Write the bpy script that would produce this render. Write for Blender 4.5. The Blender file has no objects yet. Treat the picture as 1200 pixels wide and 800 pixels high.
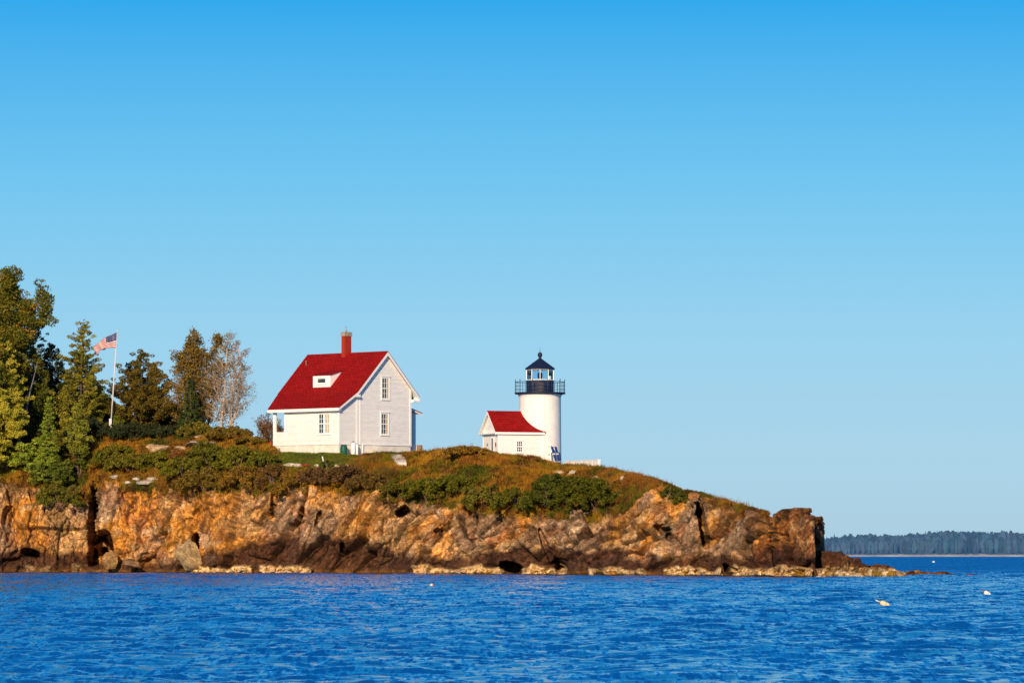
import bpy, math, random
import numpy as np
from mathutils import Vector, Matrix

random.seed(7)
RNG = np.random.default_rng(7)
SC = bpy.context.scene
COL = SC.collection
F = 5000.0       # focal length in photo pixels (1200 wide)
HZ = 649.0       # row of the horizon
CH = 1.7         # eye height above the water
rad = math.radians


def W(px, py, d):
    return ((px - 600) * d / F, d, CH + (HZ - py) * d / F)


def ZY(py, d):
    return CH + (HZ - py) * d / F


# ------------------------------------------------------------------ noise
def _h(ix, iy, iz, s):
    h = (ix.astype(np.int64) * 73856093) ^ (iy.astype(np.int64) * 19349663) ^ (iz.astype(np.int64) * 83492791) ^ (s * 2654435)
    h = h & 0xFFFFFFFF
    h = (h ^ (h >> 15)) * 2246822519 & 0xFFFFFFFF
    h = (h ^ (h >> 13)) * 3266489917 & 0xFFFFFFFF
    h = h ^ (h >> 16)
    return h.astype(np.float64) / 4294967295.0


def vnoise(P, s=0):
    i = np.floor(P); f = P - i; f = f * f * f * (f * (f * 6 - 15) + 10)
    i = i.astype(np.int64)
    r = 0
    for dx in (0, 1):
        wx = f[:, 0] if dx else 1 - f[:, 0]
        for dy in (0, 1):
            wy = f[:, 1] if dy else 1 - f[:, 1]
            for dz in (0, 1):
                wz = f[:, 2] if dz else 1 - f[:, 2]
                r = r + wx * wy * wz * _h(i[:, 0] + dx, i[:, 1] + dy, i[:, 2] + dz, s)
    return r * 2 - 1


def fbm(P, s=0, o=4):
    a = 1.0; r = 0; t = 0
    for k in range(o):
        r = r + a * vnoise(P * 2 ** k + 17.3 * k, s + k); t += a; a *= .5
    return r / t


def worley(P, s=0):
    """returns F1, F2, offset to the nearest point, three random numbers of its cell"""
    n = len(P)
    i = np.floor(P).astype(np.int64)
    f1 = np.full(n, 9.); f2 = np.full(n, 9.)
    dl = np.zeros((n, 3)); cid = np.zeros((n, 3), np.int64)
    for dx in (-1, 0, 1):
        for dy in (-1, 0, 1):
            for dz in (-1, 0, 1):
                c = i + np.array([dx, dy, dz])
                q = np.stack([c[:, 0] + _h(c[:, 0], c[:, 1], c[:, 2], s + 1),
                              c[:, 1] + _h(c[:, 0], c[:, 1], c[:, 2], s + 2),
                              c[:, 2] + _h(c[:, 0], c[:, 1], c[:, 2], s + 3)], 1)
                v = P - q
                d = np.sqrt((v * v).sum(1))
                m = d < f1
                f2 = np.where(m, f1, np.minimum(f2, d))
                f1 = np.where(m, d, f1)
                dl[m] = v[m]; cid[m] = c[m]
    r = np.stack([_h(cid[:, 0], cid[:, 1], cid[:, 2], s + 10 + k) for k in range(3)], 1)
    return f1, f2, dl, r


def blocks(P, s, slope=.9, crack=.35, cw=.06):
    """blocky, faceted rock: every cell a tilted plane, dark joints between"""
    f1, f2, dl, r = worley(P, s)
    g = (r - .5) * 2 * slope
    e = f2 - f1
    return (r[:, 0] - .5) * 1.2 + (dl * g).sum(1) - crack * np.exp(-e / cw), e, r


def sstep(a, b, x):
    t = np.clip((x - a) / (b - a), 0, 1)
    return t * t * (3 - 2 * t)


# ------------------------------------------------------------------ mesh helpers
def link(name, me, mat=None, parent=None, loc=None):
    o = bpy.data.objects.new(name, me)
    COL.objects.link(o)
    if mat is not None and me is not None:
        for m_ in (mat if isinstance(mat, (list, tuple)) else [mat]):
            me.materials.append(m_)
    if parent is not None:
        o.parent = parent
    if loc is not None:
        o.location = loc
    return o


def tag(o, label=None, cat=None, group=None, kind=None):
    if label: o['label'] = label
    if cat: o['category'] = cat
    if group: o['group'] = group
    if kind: o['kind'] = kind
    return o


def thing(name, label, cat, loc=(0, 0, 0), rz=0, group=None):
    o = bpy.data.objects.new(name, None)
    COL.objects.link(o)
    o.empty_display_size = .3
    o.location = loc; o.rotation_euler = (0, 0, rz)
    return tag(o, label, cat, group)


def npmesh(name, V, Fc, col=None, smooth=False):
    """V (n,3), Fc (m,k) same-size faces; col (n,3) point colours"""
    me = bpy.data.meshes.new(name)
    V = np.asarray(V, np.float32); Fc = np.asarray(Fc, np.int32)
    m, k = Fc.shape
    me.vertices.add(len(V)); me.vertices.foreach_set('co', V.ravel())
    me.loops.add(m * k); me.loops.foreach_set('vertex_index', Fc.ravel())
    me.polygons.add(m)
    me.polygons.foreach_set('loop_start', np.arange(m, dtype=np.int32) * k)
    me.polygons.foreach_set('loop_total', np.full(m, k, np.int32))
    me.polygons.foreach_set('use_smooth', np.full(m, bool(smooth)))
    if col is not None:
        a = me.color_attributes.new('Col', 'FLOAT_COLOR', 'POINT')
        c = np.ones((len(V), 4), np.float32); c[:, :3] = col
        a.data.foreach_set('color', c.ravel())
    me.update(calc_edges=True)
    return me


def gridfaces(nr, nc):
    i = np.arange(nr - 1)[:, None] * nc + np.arange(nc - 1)[None, :]
    i = i.ravel()
    return np.stack([i, i + 1, i + nc + 1, i + nc], 1)


class MB:
    """collects boxes, prisms, tubes and turned shapes into one mesh"""
    def __init__(s): s.v = []; s.f = []; s.sm = []
    def add(s, vs, fs, smooth=False):
        b = len(s.v)
        s.v += [tuple(v) for v in vs]
        for f in fs:
            s.f.append([b + i for i in f]); s.sm.append(smooth)
        return s
    def box(s, x0, x1, y0, y1, z0, z1):
        vs = [(x0, y0, z0), (x1, y0, z0), (x1, y1, z0), (x0, y1, z0), (x0, y0, z1), (x1, y0, z1), (x1, y1, z1), (x0, y1, z1)]
        return s.add(vs, [(0, 3, 2, 1), (4, 5, 6, 7), (0, 1, 5, 4), (1, 2, 6, 5), (2, 3, 7, 6), (3, 0, 4, 7)])
    def prism(s, poly, vec):
        n = len(poly); vec = Vector(vec)
        vs = [Vector(p) for p in poly] + [Vector(p) + vec for p in poly]
        return s.add(vs, [tuple(range(n))[::-1], tuple(range(n, 2 * n))] + [(i, (i + 1) % n, n + (i + 1) % n, n + i) for i in range(n)])
    def beam(s, a, b, w, h=None, up=(0, 0, 1)):
        h = h or w
        a = Vector(a); b = Vector(b); d = (b - a).normalized(); up = Vector(up)
        if abs(d.dot(up)) > .98: up = Vector((1, 0, 0))
        x = d.cross(up).normalized() * w / 2; y = x.cross(d).normalized() * h / 2
        return s.add([a - x - y, a + x - y, a + x + y, a - x + y, b - x - y, b + x - y, b + x + y, b - x + y],
                     [(0, 3, 2, 1), (4, 5, 6, 7), (0, 1, 5, 4), (1, 2, 6, 5), (2, 3, 7, 6), (3, 0, 4, 7)])
    def tube(s, pts, rs, k=8, cap=True):
        pts = [Vector(p) for p in pts]
        if not hasattr(rs, '__len__'): rs = [rs] * len(pts)
        vs = []; fs = []
        for i, p in enumerate(pts):
            d = (pts[min(i + 1, len(pts) - 1)] - pts[max(i - 1, 0)]).normalized()
            u = Vector((0, 0, 1)) if abs(d.z) < .95 else Vector((1, 0, 0))
            x = d.cross(u).normalized(); y = x.cross(d)
            for j in range(k):
                t = 2 * math.pi * j / k
                vs.append(p + (x * math.cos(t) + y * math.sin(t)) * rs[i])
        for i in range(len(pts) - 1):
            for j in range(k):
                fs.append((i * k + j, i * k + (j + 1) % k, (i + 1) * k + (j + 1) % k, (i + 1) * k + j))
        if cap:
            fs.append(tuple(range(k))[::-1]); fs.append(tuple(range((len(pts) - 1) * k, len(pts) * k)))
        return s.add(vs, fs, True)
    def lathe(s, prof, k=32, c=(0, 0, 0), smooth=True, ph=0.0):
        vs = []; fs = []
        for r, z in prof:
            for j in range(k):
                t = 2 * math.pi * j / k + ph
                vs.append((c[0] + r * math.cos(t), c[1] + r * math.sin(t), c[2] + z))
        n = len(prof)
        for i in range(n - 1):
            for j in range(k):
                fs.append((i * k + j, i * k + (j + 1) % k, (i + 1) * k + (j + 1) % k, (i + 1) * k + j))
        if prof[0][0] > 1e-4: fs.append(tuple(range(k))[::-1])
        if prof[-1][0] > 1e-4: fs.append(tuple(range((n - 1) * k, n * k)))
        return s.add(vs, fs, smooth)
    def build(s, name, mat, parent=None, bevel=0, loc=None):
        me = bpy.data.meshes.new(name)
        me.from_pydata(s.v, [], s.f)
        me.polygons.foreach_set('use_smooth', s.sm)
        me.update()
        o = link(name, me, mat, parent, loc)
        if bevel:
            b = o.modifiers.new('Bevel', 'BEVEL'); b.width = bevel; b.segments = 2; b.limit_method = 'ANGLE'
        return o


# ------------------------------------------------------------------ materials
def new_mat(name):
    m = bpy.data.materials.new(name); m.use_nodes = True
    nt = m.node_tree
    b = nt.nodes['Principled BSDF']
    b.inputs['Specular IOR Level'].default_value = .3
    return m, nt, b


def N(nt, t, **kw):
    n = nt.nodes.new(t)
    for k, v in kw.items():
        if hasattr(n, k): setattr(n, k, v)
        else: n.inputs[k].default_value = v
    return n


def mixc(nt, fac, a, b, mode='MIX'):
    n = nt.nodes.new('ShaderNodeMix'); n.data_type = 'RGBA'; n.blend_type = mode
    for key, val in (('Factor', fac), ('A', a), ('B', b)):
        s = [i for i in n.inputs if i.name == key and (i.type == 'RGBA' or key == 'Factor' and i.type == 'VALUE')][0]
        if hasattr(val, 'is_output') or hasattr(val, 'links') and not isinstance(val, (tuple, list, float, int)):
            nt.links.new(val, s)
        else:
            s.default_value = val if key == 'Factor' else (*val[:3], 1)
    return [o for o in n.outputs if o.type == 'RGBA'][0]


def ramp(nt, src, stops):
    n = nt.nodes.new('ShaderNodeValToRGB')
    e = n.color_ramp.elements
    while len(e) < len(stops): e.new(.5)
    for k, (p, c) in enumerate(stops):
        e[k].position = p; e[k].color = (*(c if hasattr(c, '__len__') else (c, c, c)), 1)
    nt.links.new(src, n.inputs[0])
    return n.outputs[0]


def tex_noise(nt, scale, detail=4, rough=.6, vec=None):
    n = nt.nodes.new('ShaderNodeTexNoise')
    n.inputs['Scale'].default_value = scale; n.inputs['Detail'].default_value = detail; n.inputs['Roughness'].default_value = rough
    if vec is not None: nt.links.new(vec, n.inputs['Vector'])
    return n.outputs[0]


def objco(nt, sc=(1, 1, 1)):
    t = nt.nodes.new('ShaderNodeTexCoord'); m = nt.nodes.new('ShaderNodeMapping')
    m.inputs['Scale'].default_value = sc
    nt.links.new(t.outputs['Object'], m.inputs['Vector'])
    return m.outputs[0]


def bump(nt, h, strength, dist, bs, nrm=None):
    n = nt.nodes.new('ShaderNodeBump'); n.inputs['Strength'].default_value = strength; n.inputs['Distance'].default_value = dist
    nt.links.new(h, n.inputs['Height'])
    if nrm is not None: nt.links.new(nrm, n.inputs['Normal'])
    if bs is not None: nt.links.new(n.outputs[0], bs.inputs['Normal'])
    return n.outputs[0]


def simple(name, c, rough=.6, var=.15, scale=3, metal=0, bstr=.15, bdist=.01):
    m, nt, b = new_mat(name)
    co = objco(nt)
    nz = tex_noise(nt, scale, 5, .65, co)
    r = ramp(nt, nz, [(.3, tuple(x * (1 - var) for x in c)), (.7, tuple(min(1, x * (1 + var)) for x in c))])
    nt.links.new(r, b.inputs['Base Color'])
    b.inputs['Roughness'].default_value = rough; b.inputs['Metallic'].default_value = metal
    bump(nt, tex_noise(nt, scale * 8, 3, .6, co), bstr, bdist, b)
    return m


def attr_mat(name, rough=.8, nscale=6, lo=.7, hi=1.25, trans=0., stretch=(1, 1, 1)):
    m, nt, b = new_mat(name)
    a = N(nt, 'ShaderNodeAttribute'); a.attribute_name = 'Col'
    nz = tex_noise(nt, nscale, 5, .65, objco(nt, stretch))
    r = ramp(nt, nz, [(.3, lo), (.7, hi)])
    c = mixc(nt, 1.0, a.outputs['Color'], r, 'MULTIPLY')
    nt.links.new(c, b.inputs['Base Color'])
    b.inputs['Roughness'].default_value = rough
    b.inputs['Specular IOR Level'].default_value = .15
    if trans:
        tr = nt.nodes.new('ShaderNodeBsdfTranslucent'); nt.links.new(c, tr.inputs['Color'])
        mx = nt.nodes.new('ShaderNodeMixShader'); mx.inputs[0].default_value = trans
        nt.links.new(b.outputs[0], mx.inputs[1]); nt.links.new(tr.outputs[0], mx.inputs[2])
        nt.links.new(mx.outputs[0], nt.nodes['Material Output'].inputs['Surface'])
    return m


def rock_mat():
    m, nt, b = new_mat('rock')
    a = N(nt, 'ShaderNodeAttribute'); a.attribute_name = 'Col'
    co = objco(nt)
    co2 = objco(nt, (1.5, 1.5, .45))
    n1 = tex_noise(nt, 1.6, 8, .7, co)
    n2 = tex_noise(nt, 6.0, 8, .8, co2)
    n4 = tex_noise(nt, 22.0, 4, .7, co2)
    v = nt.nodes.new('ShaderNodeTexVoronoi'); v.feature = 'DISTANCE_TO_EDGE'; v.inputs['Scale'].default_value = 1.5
    wp = N(nt, 'ShaderNodeVectorMath'); wp.operation = 'ADD'
    nt.links.new(co, wp.inputs[0])
    nn = nt.nodes.new('ShaderNodeTexNoise'); nn.inputs['Scale'].default_value = 1.2; nt.links.new(co, nn.inputs['Vector'])
    nt.links.new(nn.outputs['Color'], wp.inputs[1]); nt.links.new(wp.outputs[0], v.inputs['Vector'])
    c1 = mixc(nt, 1.0, a.outputs['Color'], ramp(nt, n1, [(.28, .55), (.5, 1.0), (.72, 1.45)]), 'MULTIPLY')
    c2 = mixc(nt, 1.0, c1, ramp(nt, n2, [(.3, .45), (.5, 1.0), (.7, 1.5)]), 'MULTIPLY')
    c2 = mixc(nt, 1.0, c2, ramp(nt, n4, [(.3, .6), (.5, 1.0), (.7, 1.4)]), 'MULTIPLY')
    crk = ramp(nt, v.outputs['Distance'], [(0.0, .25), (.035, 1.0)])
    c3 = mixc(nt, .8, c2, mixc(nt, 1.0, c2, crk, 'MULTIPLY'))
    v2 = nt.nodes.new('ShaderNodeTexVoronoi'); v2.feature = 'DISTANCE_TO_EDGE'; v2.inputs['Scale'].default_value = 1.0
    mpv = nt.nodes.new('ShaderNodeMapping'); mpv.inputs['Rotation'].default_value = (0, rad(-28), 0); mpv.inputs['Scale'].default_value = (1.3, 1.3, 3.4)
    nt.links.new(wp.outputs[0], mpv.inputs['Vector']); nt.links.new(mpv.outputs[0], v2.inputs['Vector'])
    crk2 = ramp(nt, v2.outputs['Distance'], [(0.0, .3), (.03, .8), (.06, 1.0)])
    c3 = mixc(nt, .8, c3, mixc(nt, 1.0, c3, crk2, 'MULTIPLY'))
    v3 = nt.nodes.new('ShaderNodeTexVoronoi'); v3.inputs['Scale'].default_value = 1.0; nt.links.new(mpv.outputs[0], v3.inputs['Vector'])
    hs = nt.nodes.new('ShaderNodeSeparateColor'); nt.links.new(v3.outputs['Color'], hs.inputs[0])
    c3 = mixc(nt, 1.0, c3, ramp(nt, hs.outputs[0], [(0, .72), (1, 1.25)]), 'MULTIPLY')
    nt.links.new(c3, b.inputs['Base Color'])
    b.inputs['Roughness'].default_value = .85
    b.inputs['Specular IOR Level'].default_value = .2
    n_ = bump(nt, v.outputs['Distance'], .5, .12, None)
    n_ = bump(nt, n1, 1.0, .25, None, n_)
    n_ = bump(nt, n2, 1.0, .14, None, n_)
    bump(nt, n4, .8, .04, b, n_)
    return m


def siding_mat(name, c, pitch=.11, st=.5):
    m, nt, b = new_mat(name)
    t = nt.nodes.new('ShaderNodeTexCoord'); sp = nt.nodes.new('ShaderNodeSeparateXYZ')
    nt.links.new(t.outputs['Object'], sp.inputs[0])
    d = N(nt, 'ShaderNodeMath', operation='DIVIDE'); d.inputs[1].default_value = pitch; nt.links.new(sp.outputs['Z'], d.inputs[0])
    fr = N(nt, 'ShaderNodeMath', operation='FRACT'); nt.links.new(d.outputs[0], fr.inputs[0])
    fl = N(nt, 'ShaderNodeMath', operation='FLOOR'); nt.links.new(d.outputs[0], fl.inputs[0])
    wn = nt.nodes.new('ShaderNodeTexWhiteNoise'); wn.noise_dimensions = '1D'; nt.links.new(fl.outputs[0], wn.inputs['W'])
    inv = N(nt, 'ShaderNodeMath', operation='SUBTRACT'); inv.inputs[0].default_value = 1; nt.links.new(fr.outputs[0], inv.inputs[1])
    line = ramp(nt, fr.outputs[0], [(0.0, 1.0), (.82, 1.0), (.97, .72)])
    nz = ramp(nt, tex_noise(nt, 1.4, 6, .7, objco(nt, (1, 1, 2.5))), [(.3, .88), (.65, 1.04)])
    bw = ramp(nt, wn.outputs['Value'], [(0, .95), (1, 1.03)])
    cc = mixc(nt, 1.0, c, line, 'MULTIPLY'); cc = mixc(nt, 1.0, cc, nz, 'MULTIPLY'); cc = mixc(nt, 1.0, cc, bw, 'MULTIPLY')
    nt.links.new(cc, b.inputs['Base Color']); b.inputs['Roughness'].default_value = .6
    bump(nt, inv.outputs[0], st, .02, b)
    return m


def shingle_mat(name, c):
    m, nt, b = new_mat(name)
    co = objco(nt)
    # rows follow height so they run level along the slope
    sp = nt.nodes.new('ShaderNodeSeparateXYZ'); nt.links.new(co, sp.inputs[0])
    cb = nt.nodes.new('ShaderNodeCombineXYZ')
    mz = N(nt, 'ShaderNodeMath', operation='MULTIPLY'); mz.inputs[1].default_value = 1.42; nt.links.new(sp.outputs['Z'], mz.inputs[0])
    nt.links.new(sp.outputs['X'], cb.inputs['X']); nt.links.new(mz.outputs[0], cb.inputs['Y'])
    br = nt.nodes.new('ShaderNodeTexBrick')
    nt.links.new(cb.outputs[0], br.inputs['Vector'])
    br.inputs['Scale'].default_value = 1.0; br.inputs['Brick Width'].default_value = .45; br.inputs['Row Height'].default_value = .22
    br.inputs['Mortar Size'].default_value = .02; br.inputs['Bias'].default_value = 0
    br.inputs['Color1'].default_value = (*[x * 1.12 for x in c], 1); br.inputs['Color2'].default_value = (*[x * .82 for x in c], 1)
    br.inputs['Mortar'].default_value = (*[x * .35 for x in c], 1)
    nz = ramp(nt, tex_noise(nt, 1.2, 6, .7, co), [(.3, .8), (.7, 1.12)])
    cc = mixc(nt, 1.0, br.outputs['Color'], nz, 'MULTIPLY')
    nt.links.new(cc, b.inputs['Base Color']); b.inputs['Roughness'].default_value = .9; b.inputs['Specular IOR Level'].default_value = .08
    bump(nt, br.outputs['Fac'], -.4, .015, b)
    return m


def glass_dark(name='window_glass'):
    m, nt, b = new_mat(name)
    nz = ramp(nt, tex_noise(nt, 2.2, 2, .5, objco(nt)), [(.45, (.02, .03, .05)), (.62, (.09, .08, .07))])
    nt.links.new(nz, b.inputs['Base Color'])
    b.inputs['Roughness'].default_value = .06; b.inputs['Specular IOR Level'].default_value = .5
    return m


def clear_glass(name='lantern_glass'):
    m, nt, b = new_mat(name)
    t = nt.nodes.new('ShaderNodeBsdfTransparent'); t.inputs[0].default_value = (.66, .82, .93, 1)
    g = nt.nodes.new('ShaderNodeBsdfGlossy'); g.inputs['Roughness'].default_value = .03
    fz = nt.nodes.new('ShaderNodeFresnel'); fz.inputs[0].default_value = 1.45
    mx = nt.nodes.new('ShaderNodeMixShader')
    nt.links.new(fz.outputs[0], mx.inputs[0]); nt.links.new(t.outputs[0], mx.inputs[1]); nt.links.new(g.outputs[0], mx.inputs[2])
    nt.links.new(mx.outputs[0], nt.nodes['Material Output'].inputs['Surface'])
    return m


M = {}
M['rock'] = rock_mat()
M['leaf'] = attr_mat('foliage', .75, 2.0, .75, 1.2, .18)
M['grass'] = attr_mat('grass_blades', .8, 1.5, .75, 1.2, .15)
M['bark'] = simple('bark', (.09, .06, .045), .9, .35, 4, 0, .6, .03)
M['birch'] = simple('birch_bark', (.44, .33, .25), .8, .3, 6, 0, .3, .01)
M['greybark'] = simple('grey_bark', (.16, .15, .15), .9, .3, 4, 0, .5, .02)
M['twig'] = simple('twig_bark', (.23, .14, .11), .9, .3, 3)
M['siding'] = siding_mat('white_clapboard', (.88, .84, .785))
M['trim'] = simple('white_trim_paint', (.86, .84, .80), .5, .05, 2.5)
M['found'] = simple('whitewashed_stone', (.78, .71, .62), .85, .16, 1.6, 0, .8, .04)
M['roof'] = shingle_mat('red_shingles', (.31, .008, .008))
M['brick'] = simple('red_brick', (.38, .025, .010), .85, .2, 6, 0, .5, .02)
M['cap'] = simple('mortar_cap', (.34, .26, .2), .9, .25, 5, 0, .5, .02)
M['glass'] = glass_dark()
M['clear'] = clear_glass()
M['curtain'] = simple('curtain', (.55, .42, .27), .9, .15, 6)
M['dark'] = simple('black_painted_iron', (.010, .017, .045), .45, .3, 4)
M['rail'] = simple('dark_railing', (.03, .045, .09), .5, .2, 4)
M['tower'] = simple('whitewashed_tower', (.84, .79, .73), .7, .09, .9, 0, .5, .012)
M['wood'] = simple('weathered_wood', (.25, .14, .08), .85, .3, 5)
M['green'] = simple('green_plastic', (.012, .10, .06), .45, .2, 3)
M['red'] = simple('red_paint', (.55, .03, .01), .5, .15, 3)
M['solar'] = simple('solar_cell', (.008, .03, .13), .2, .2, 3)
M['conc'] = simple('pale_concrete', (.72, .62, .5), .85, .15, 2, 0, .5, .02)
M['metal'] = simple('grey_metal', (.35, .35, .36), .45, .15, 4, .3)
M['polewhite'] = simple('white_pole_paint', (.62, .60, .60), .45, .06, 3)
M['orange'] = simple('orange_foam', (.7, .12, .02), .6, .15, 5)
M['cream'] = simple('cream_foam', (.82, .58, .30), .6, .15, 8)
M['white'] = simple('white_foam', (.82, .70, .55), .6, .08, 8)

# ------------------------------------------------------------------ camera, sun, sky
cam = bpy.data.cameras.new('camera'); co_ = bpy.data.objects.new('camera', cam); COL.objects.link(co_)
cam.sensor_width = 36; cam.sensor_fit = 'HORIZONTAL'; cam.lens = F / 1200 * 36
cam.shift_y = (HZ - 400) / 1200
cam.clip_start = 1; cam.clip_end = 60000
co_.location = (0, 0, CH); co_.rotation_euler = (rad(90), 0, 0)
SC.camera = co_

S_EL, S_AZ = 20.0, 12.0     # sun: behind the camera, a little to the left
sl = bpy.data.lights.new('sun', 'SUN'); so = bpy.data.objects.new('sun', sl); COL.objects.link(so)
sl.energy = 5.4; sl.angle = rad(.5); sl.color = (1.0, .80, .56)
sd = Vector((-math.sin(rad(S_AZ)) * math.cos(rad(S_EL)), -math.cos(rad(S_AZ)) * math.cos(rad(S_EL)), math.sin(rad(S_EL))))
so.rotation_euler = (-sd).to_track_quat('-Z', 'Y').to_euler()
so.location = (-40, -60, 60)

wd = bpy.data.worlds.new('World'); SC.world = wd; wd.use_nodes = True
nt = wd.node_tree
bg = nt.nodes['Background']
sky = nt.nodes.new('ShaderNodeTexSky'); sky.sky_type = 'NISHITA'; sky.sun_disc = False
sky.sun_elevation = rad(S_EL); sky.sun_rotation = rad(180 + S_AZ); sky.air_density = 1.0; sky.ozone_density = 2.5; sky.dust_density = .6
tc = nt.nodes.new('ShaderNodeTexCoord'); sp = nt.nodes.new('ShaderNodeSeparateXYZ'); nt.links.new(tc.outputs['Generated'], sp.inputs[0])
r = ramp(nt, sp.outputs['Z'], [(0.0, (.42, .635, .765)), (.022, (.41, .66, .83)), (.05, (.325, .65, .87)), (.088, (.155, .56, .88)),
                               (.13, (.012, .385, .85)), (.24, (.003, .29, .78)), (.45, (.003, .09, .36)), (1.0, (.005, .05, .2))])
ns = nt.nodes.new('ShaderNodeMix'); ns.data_type = 'RGBA'; ns.blend_type = 'MULTIPLY'; ns.inputs[0].default_value = 1
nt.links.new(sky.outputs[0], ns.inputs[6]); ns.inputs[7].default_value = (.06, .08, .1, 1)
mx = nt.nodes.new('ShaderNodeMix'); mx.data_type = 'RGBA'; mx.inputs[0].default_value = .93
nt.links.new(ns.outputs[2], mx.inputs[6]); nt.links.new(r, mx.inputs[7])
nt.links.new(mx.outputs[2], bg.inputs[0]); bg.inputs[1].default_value = 1.0
SC.view_settings.view_transform = 'Standard'; SC.view_settings.look = 'None'; SC.view_settings.exposure = 0
SC.cycles.max_bounces = 6; SC.cycles.transparent_max_bounces = 16

# ------------------------------------------------------------------ the island
def interp(px, tab):
    t = np.array(tab, float)
    return np.interp(px, t[:, 0], t[:, 1])

DS = [(-400, 402), (-100, 398), (0, 395), (100, 393), (200, 386), (320, 374), (400, 370), (500, 362), (600, 352), (700, 342), (800, 332), (900, 322), (950, 315.5), (957, 315), (968, 331), (980, 345)]
CT = [(-400, 560), (0, 574), (50, 574), (80, 590), (100, 588), (108, 574), (140, 570), (180, 573), (250, 577), (320, 579), (365, 571), (400, 574), (450, 581), (480, 590), (500, 588), (540, 592),
      (600, 600), (650, 604), (700, 607), (730, 600), (760, 596), (790, 600), (815, 588), (830, 600), (850, 603), (880, 607), (905, 610), (930, 608), (950, 610), (964, 616), (968, 680), (980, 700)]
CR = [(-400, 496), (0, 500), (100, 506), (140, 506), (200, 509), (240, 507), (280, 509), (305, 516), (318, 525), (330, 530), (400, 532), (440, 534), (480, 533), (505, 531), (525, 527.5), (545, 526), (562, 528), (580, 533), (600, 536), (625, 539), (640, 543.5), (660, 547.5),
      (700, 549.8), (715, 553), (740, 556.5), (760, 562), (780, 569), (800, 577), (818, 580.5), (825, 582), (850, 590), (875, 594), (888, 600), (905, 604), (916, 601), (926, 597), (936, 595.5), (943, 596), (945, 601), (951, 604), (953, 607), (960, 605), (963.5, 608), (965.5, 622), (967, 650), (968.5, 690), (980, 700)]
DK = [(-400, 418), (0, 410), (140, 412), (240, 404), (320, 389), (420, 386.5), (480, 388), (540, 374), (600, 370.5), (660, 371), (700, 364), (760, 352), (800, 346), (850, 339), (905, 328), (950, 324), (960, 325), (968, 338), (980, 350)]
OFF = [(-400, 4), (0, 4), (100, 3.5), (200, 3), (320, 4), (450, 5), (600, 7), (700, 8), (800, 6), (905, 4), (950, 3), (968, 3), (980, 3)]
PBELOW = [(-400, 0), (180, 0), (240, .3)]

cols = np.concatenate([np.arange(-330, -20, 3.0), np.arange(-20, 940, .85), np.arange(940, 972, .3)])
nc = len(cols)
ds = interp(cols, DS); cty = interp(cols, CT); cry = interp(cols, CR); dk = interp(cols, DK); off = interp(cols, OFF)
nsm = fbm(np.stack([cols / 9.0, cols * 0, cols * 0], 1), 5, 3)
cry = cry + nsm * .9 * (cols < 900)
ds = ds + 1.6 * fbm(np.stack([cols / 45.0, cols * 0, cols * 0], 1), 3, 3) * sstep(965, 940, cols)
dc = ds + off
zc = ZY(cty, dc); zk = ZY(cry, dk)
zc = np.minimum(zc, zk - .02)
NB, NCL, NSL, NBK = 7, 120, 84, 12
rowsX, rowsY, rowsZ, rk = [], [], [], []
for t in np.linspace(0, 1, NB, endpoint=False):
    d = ds - 2.5 + 2.5 * t; rowsY.append(d); rowsZ.append(-1.3 + 1.3 * t + 0 * d); rk.append(0.)
for t in np.linspace(0, 1, NCL, endpoint=False):
    f = .75 * t + .25 * t ** 3
    d = ds + off * (.55 * t + .45 * t ** 2.2); z = zc * (t ** .97)
    rowsY.append(d); rowsZ.append(z); rk.append(t)
for t in np.linspace(0, 1, NSL, endpoint=False):
    d = dc + (dk - dc) * t; z = zc + (zk - zc) * np.sin(t * math.pi / 2) ** .9
    rowsY.append(d); rowsZ.append(z); rk.append(1 + t)
for t in np.linspace(0, 1, NBK):
    d = dk + 45 * t * np.where(cols > 940, .4, 1.0); z = np.where(t < .35, zk - .6 * t, (zk - .2) * (1 - ((t - .35) / .65) ** 1.6) - 1.5 * ((t - .35) / .65))
    rowsY.append(d); rowsZ.append(z); rk.append(2 + t)
Y = np.array(rowsY); Z = np.array(rowsZ); nr = Y.shape[0]
PX = np.broadcast_to(cols, Y.shape).copy()
X = (PX - 600) * Y / F
RK = np.broadcast_to(np.array(rk)[:, None], Y.shape)
# smooth base normals
P0 = np.stack([X, Y, Z], 2)
du = np.gradient(P0, axis=1); dv = np.gradient(P0, axis=0)
Nn = np.cross(du, dv); Nn /= np.linalg.norm(Nn, axis=2, keepdims=True) + 1e-9
Nn = np.where((Nn[..., 1:2] > 0) & (RK[..., None] < 1), -Nn, Nn)
P = P0.reshape(-1, 3); rkf = RK.ravel(); pxf = PX.ravel(); nf = Nn.reshape(-1, 3)
pyf = HZ - (P[:, 2] - CH) * F / P[:, 1]
# how much bare rock
rnoise = fbm(P * .35, 11, 4)
edge = 1.0 + .16 * rnoise + .10 * fbm(P * 1.7, 12, 3)
right = sstep(735, 900, pxf)
edge = edge + right * .35 + sstep(895, 912, pxf) * 2.0
edge = edge + sstep(735, 760, pxf) * .25
rock = sstep(.06, -.06, rkf - edge)
edge = np.where((pxf < 892) & (pxf > 735), np.minimum(edge, 1.55 + .1 * rnoise), edge)
rock = sstep(.06, -.06, rkf - edge)
outcrop = sstep(.42, .50, fbm(P * .5 + 31, 23, 3) + .5 * right * (rkf < 1.9)) * (rkf > 1.02) * (rkf < 1.9) * sstep(640, 720, pxf)
rock = np.maximum(rock, outcrop)
amp = rock * np.clip(.35 + P[:, 2] * .4, .35, 1.0)
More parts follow.
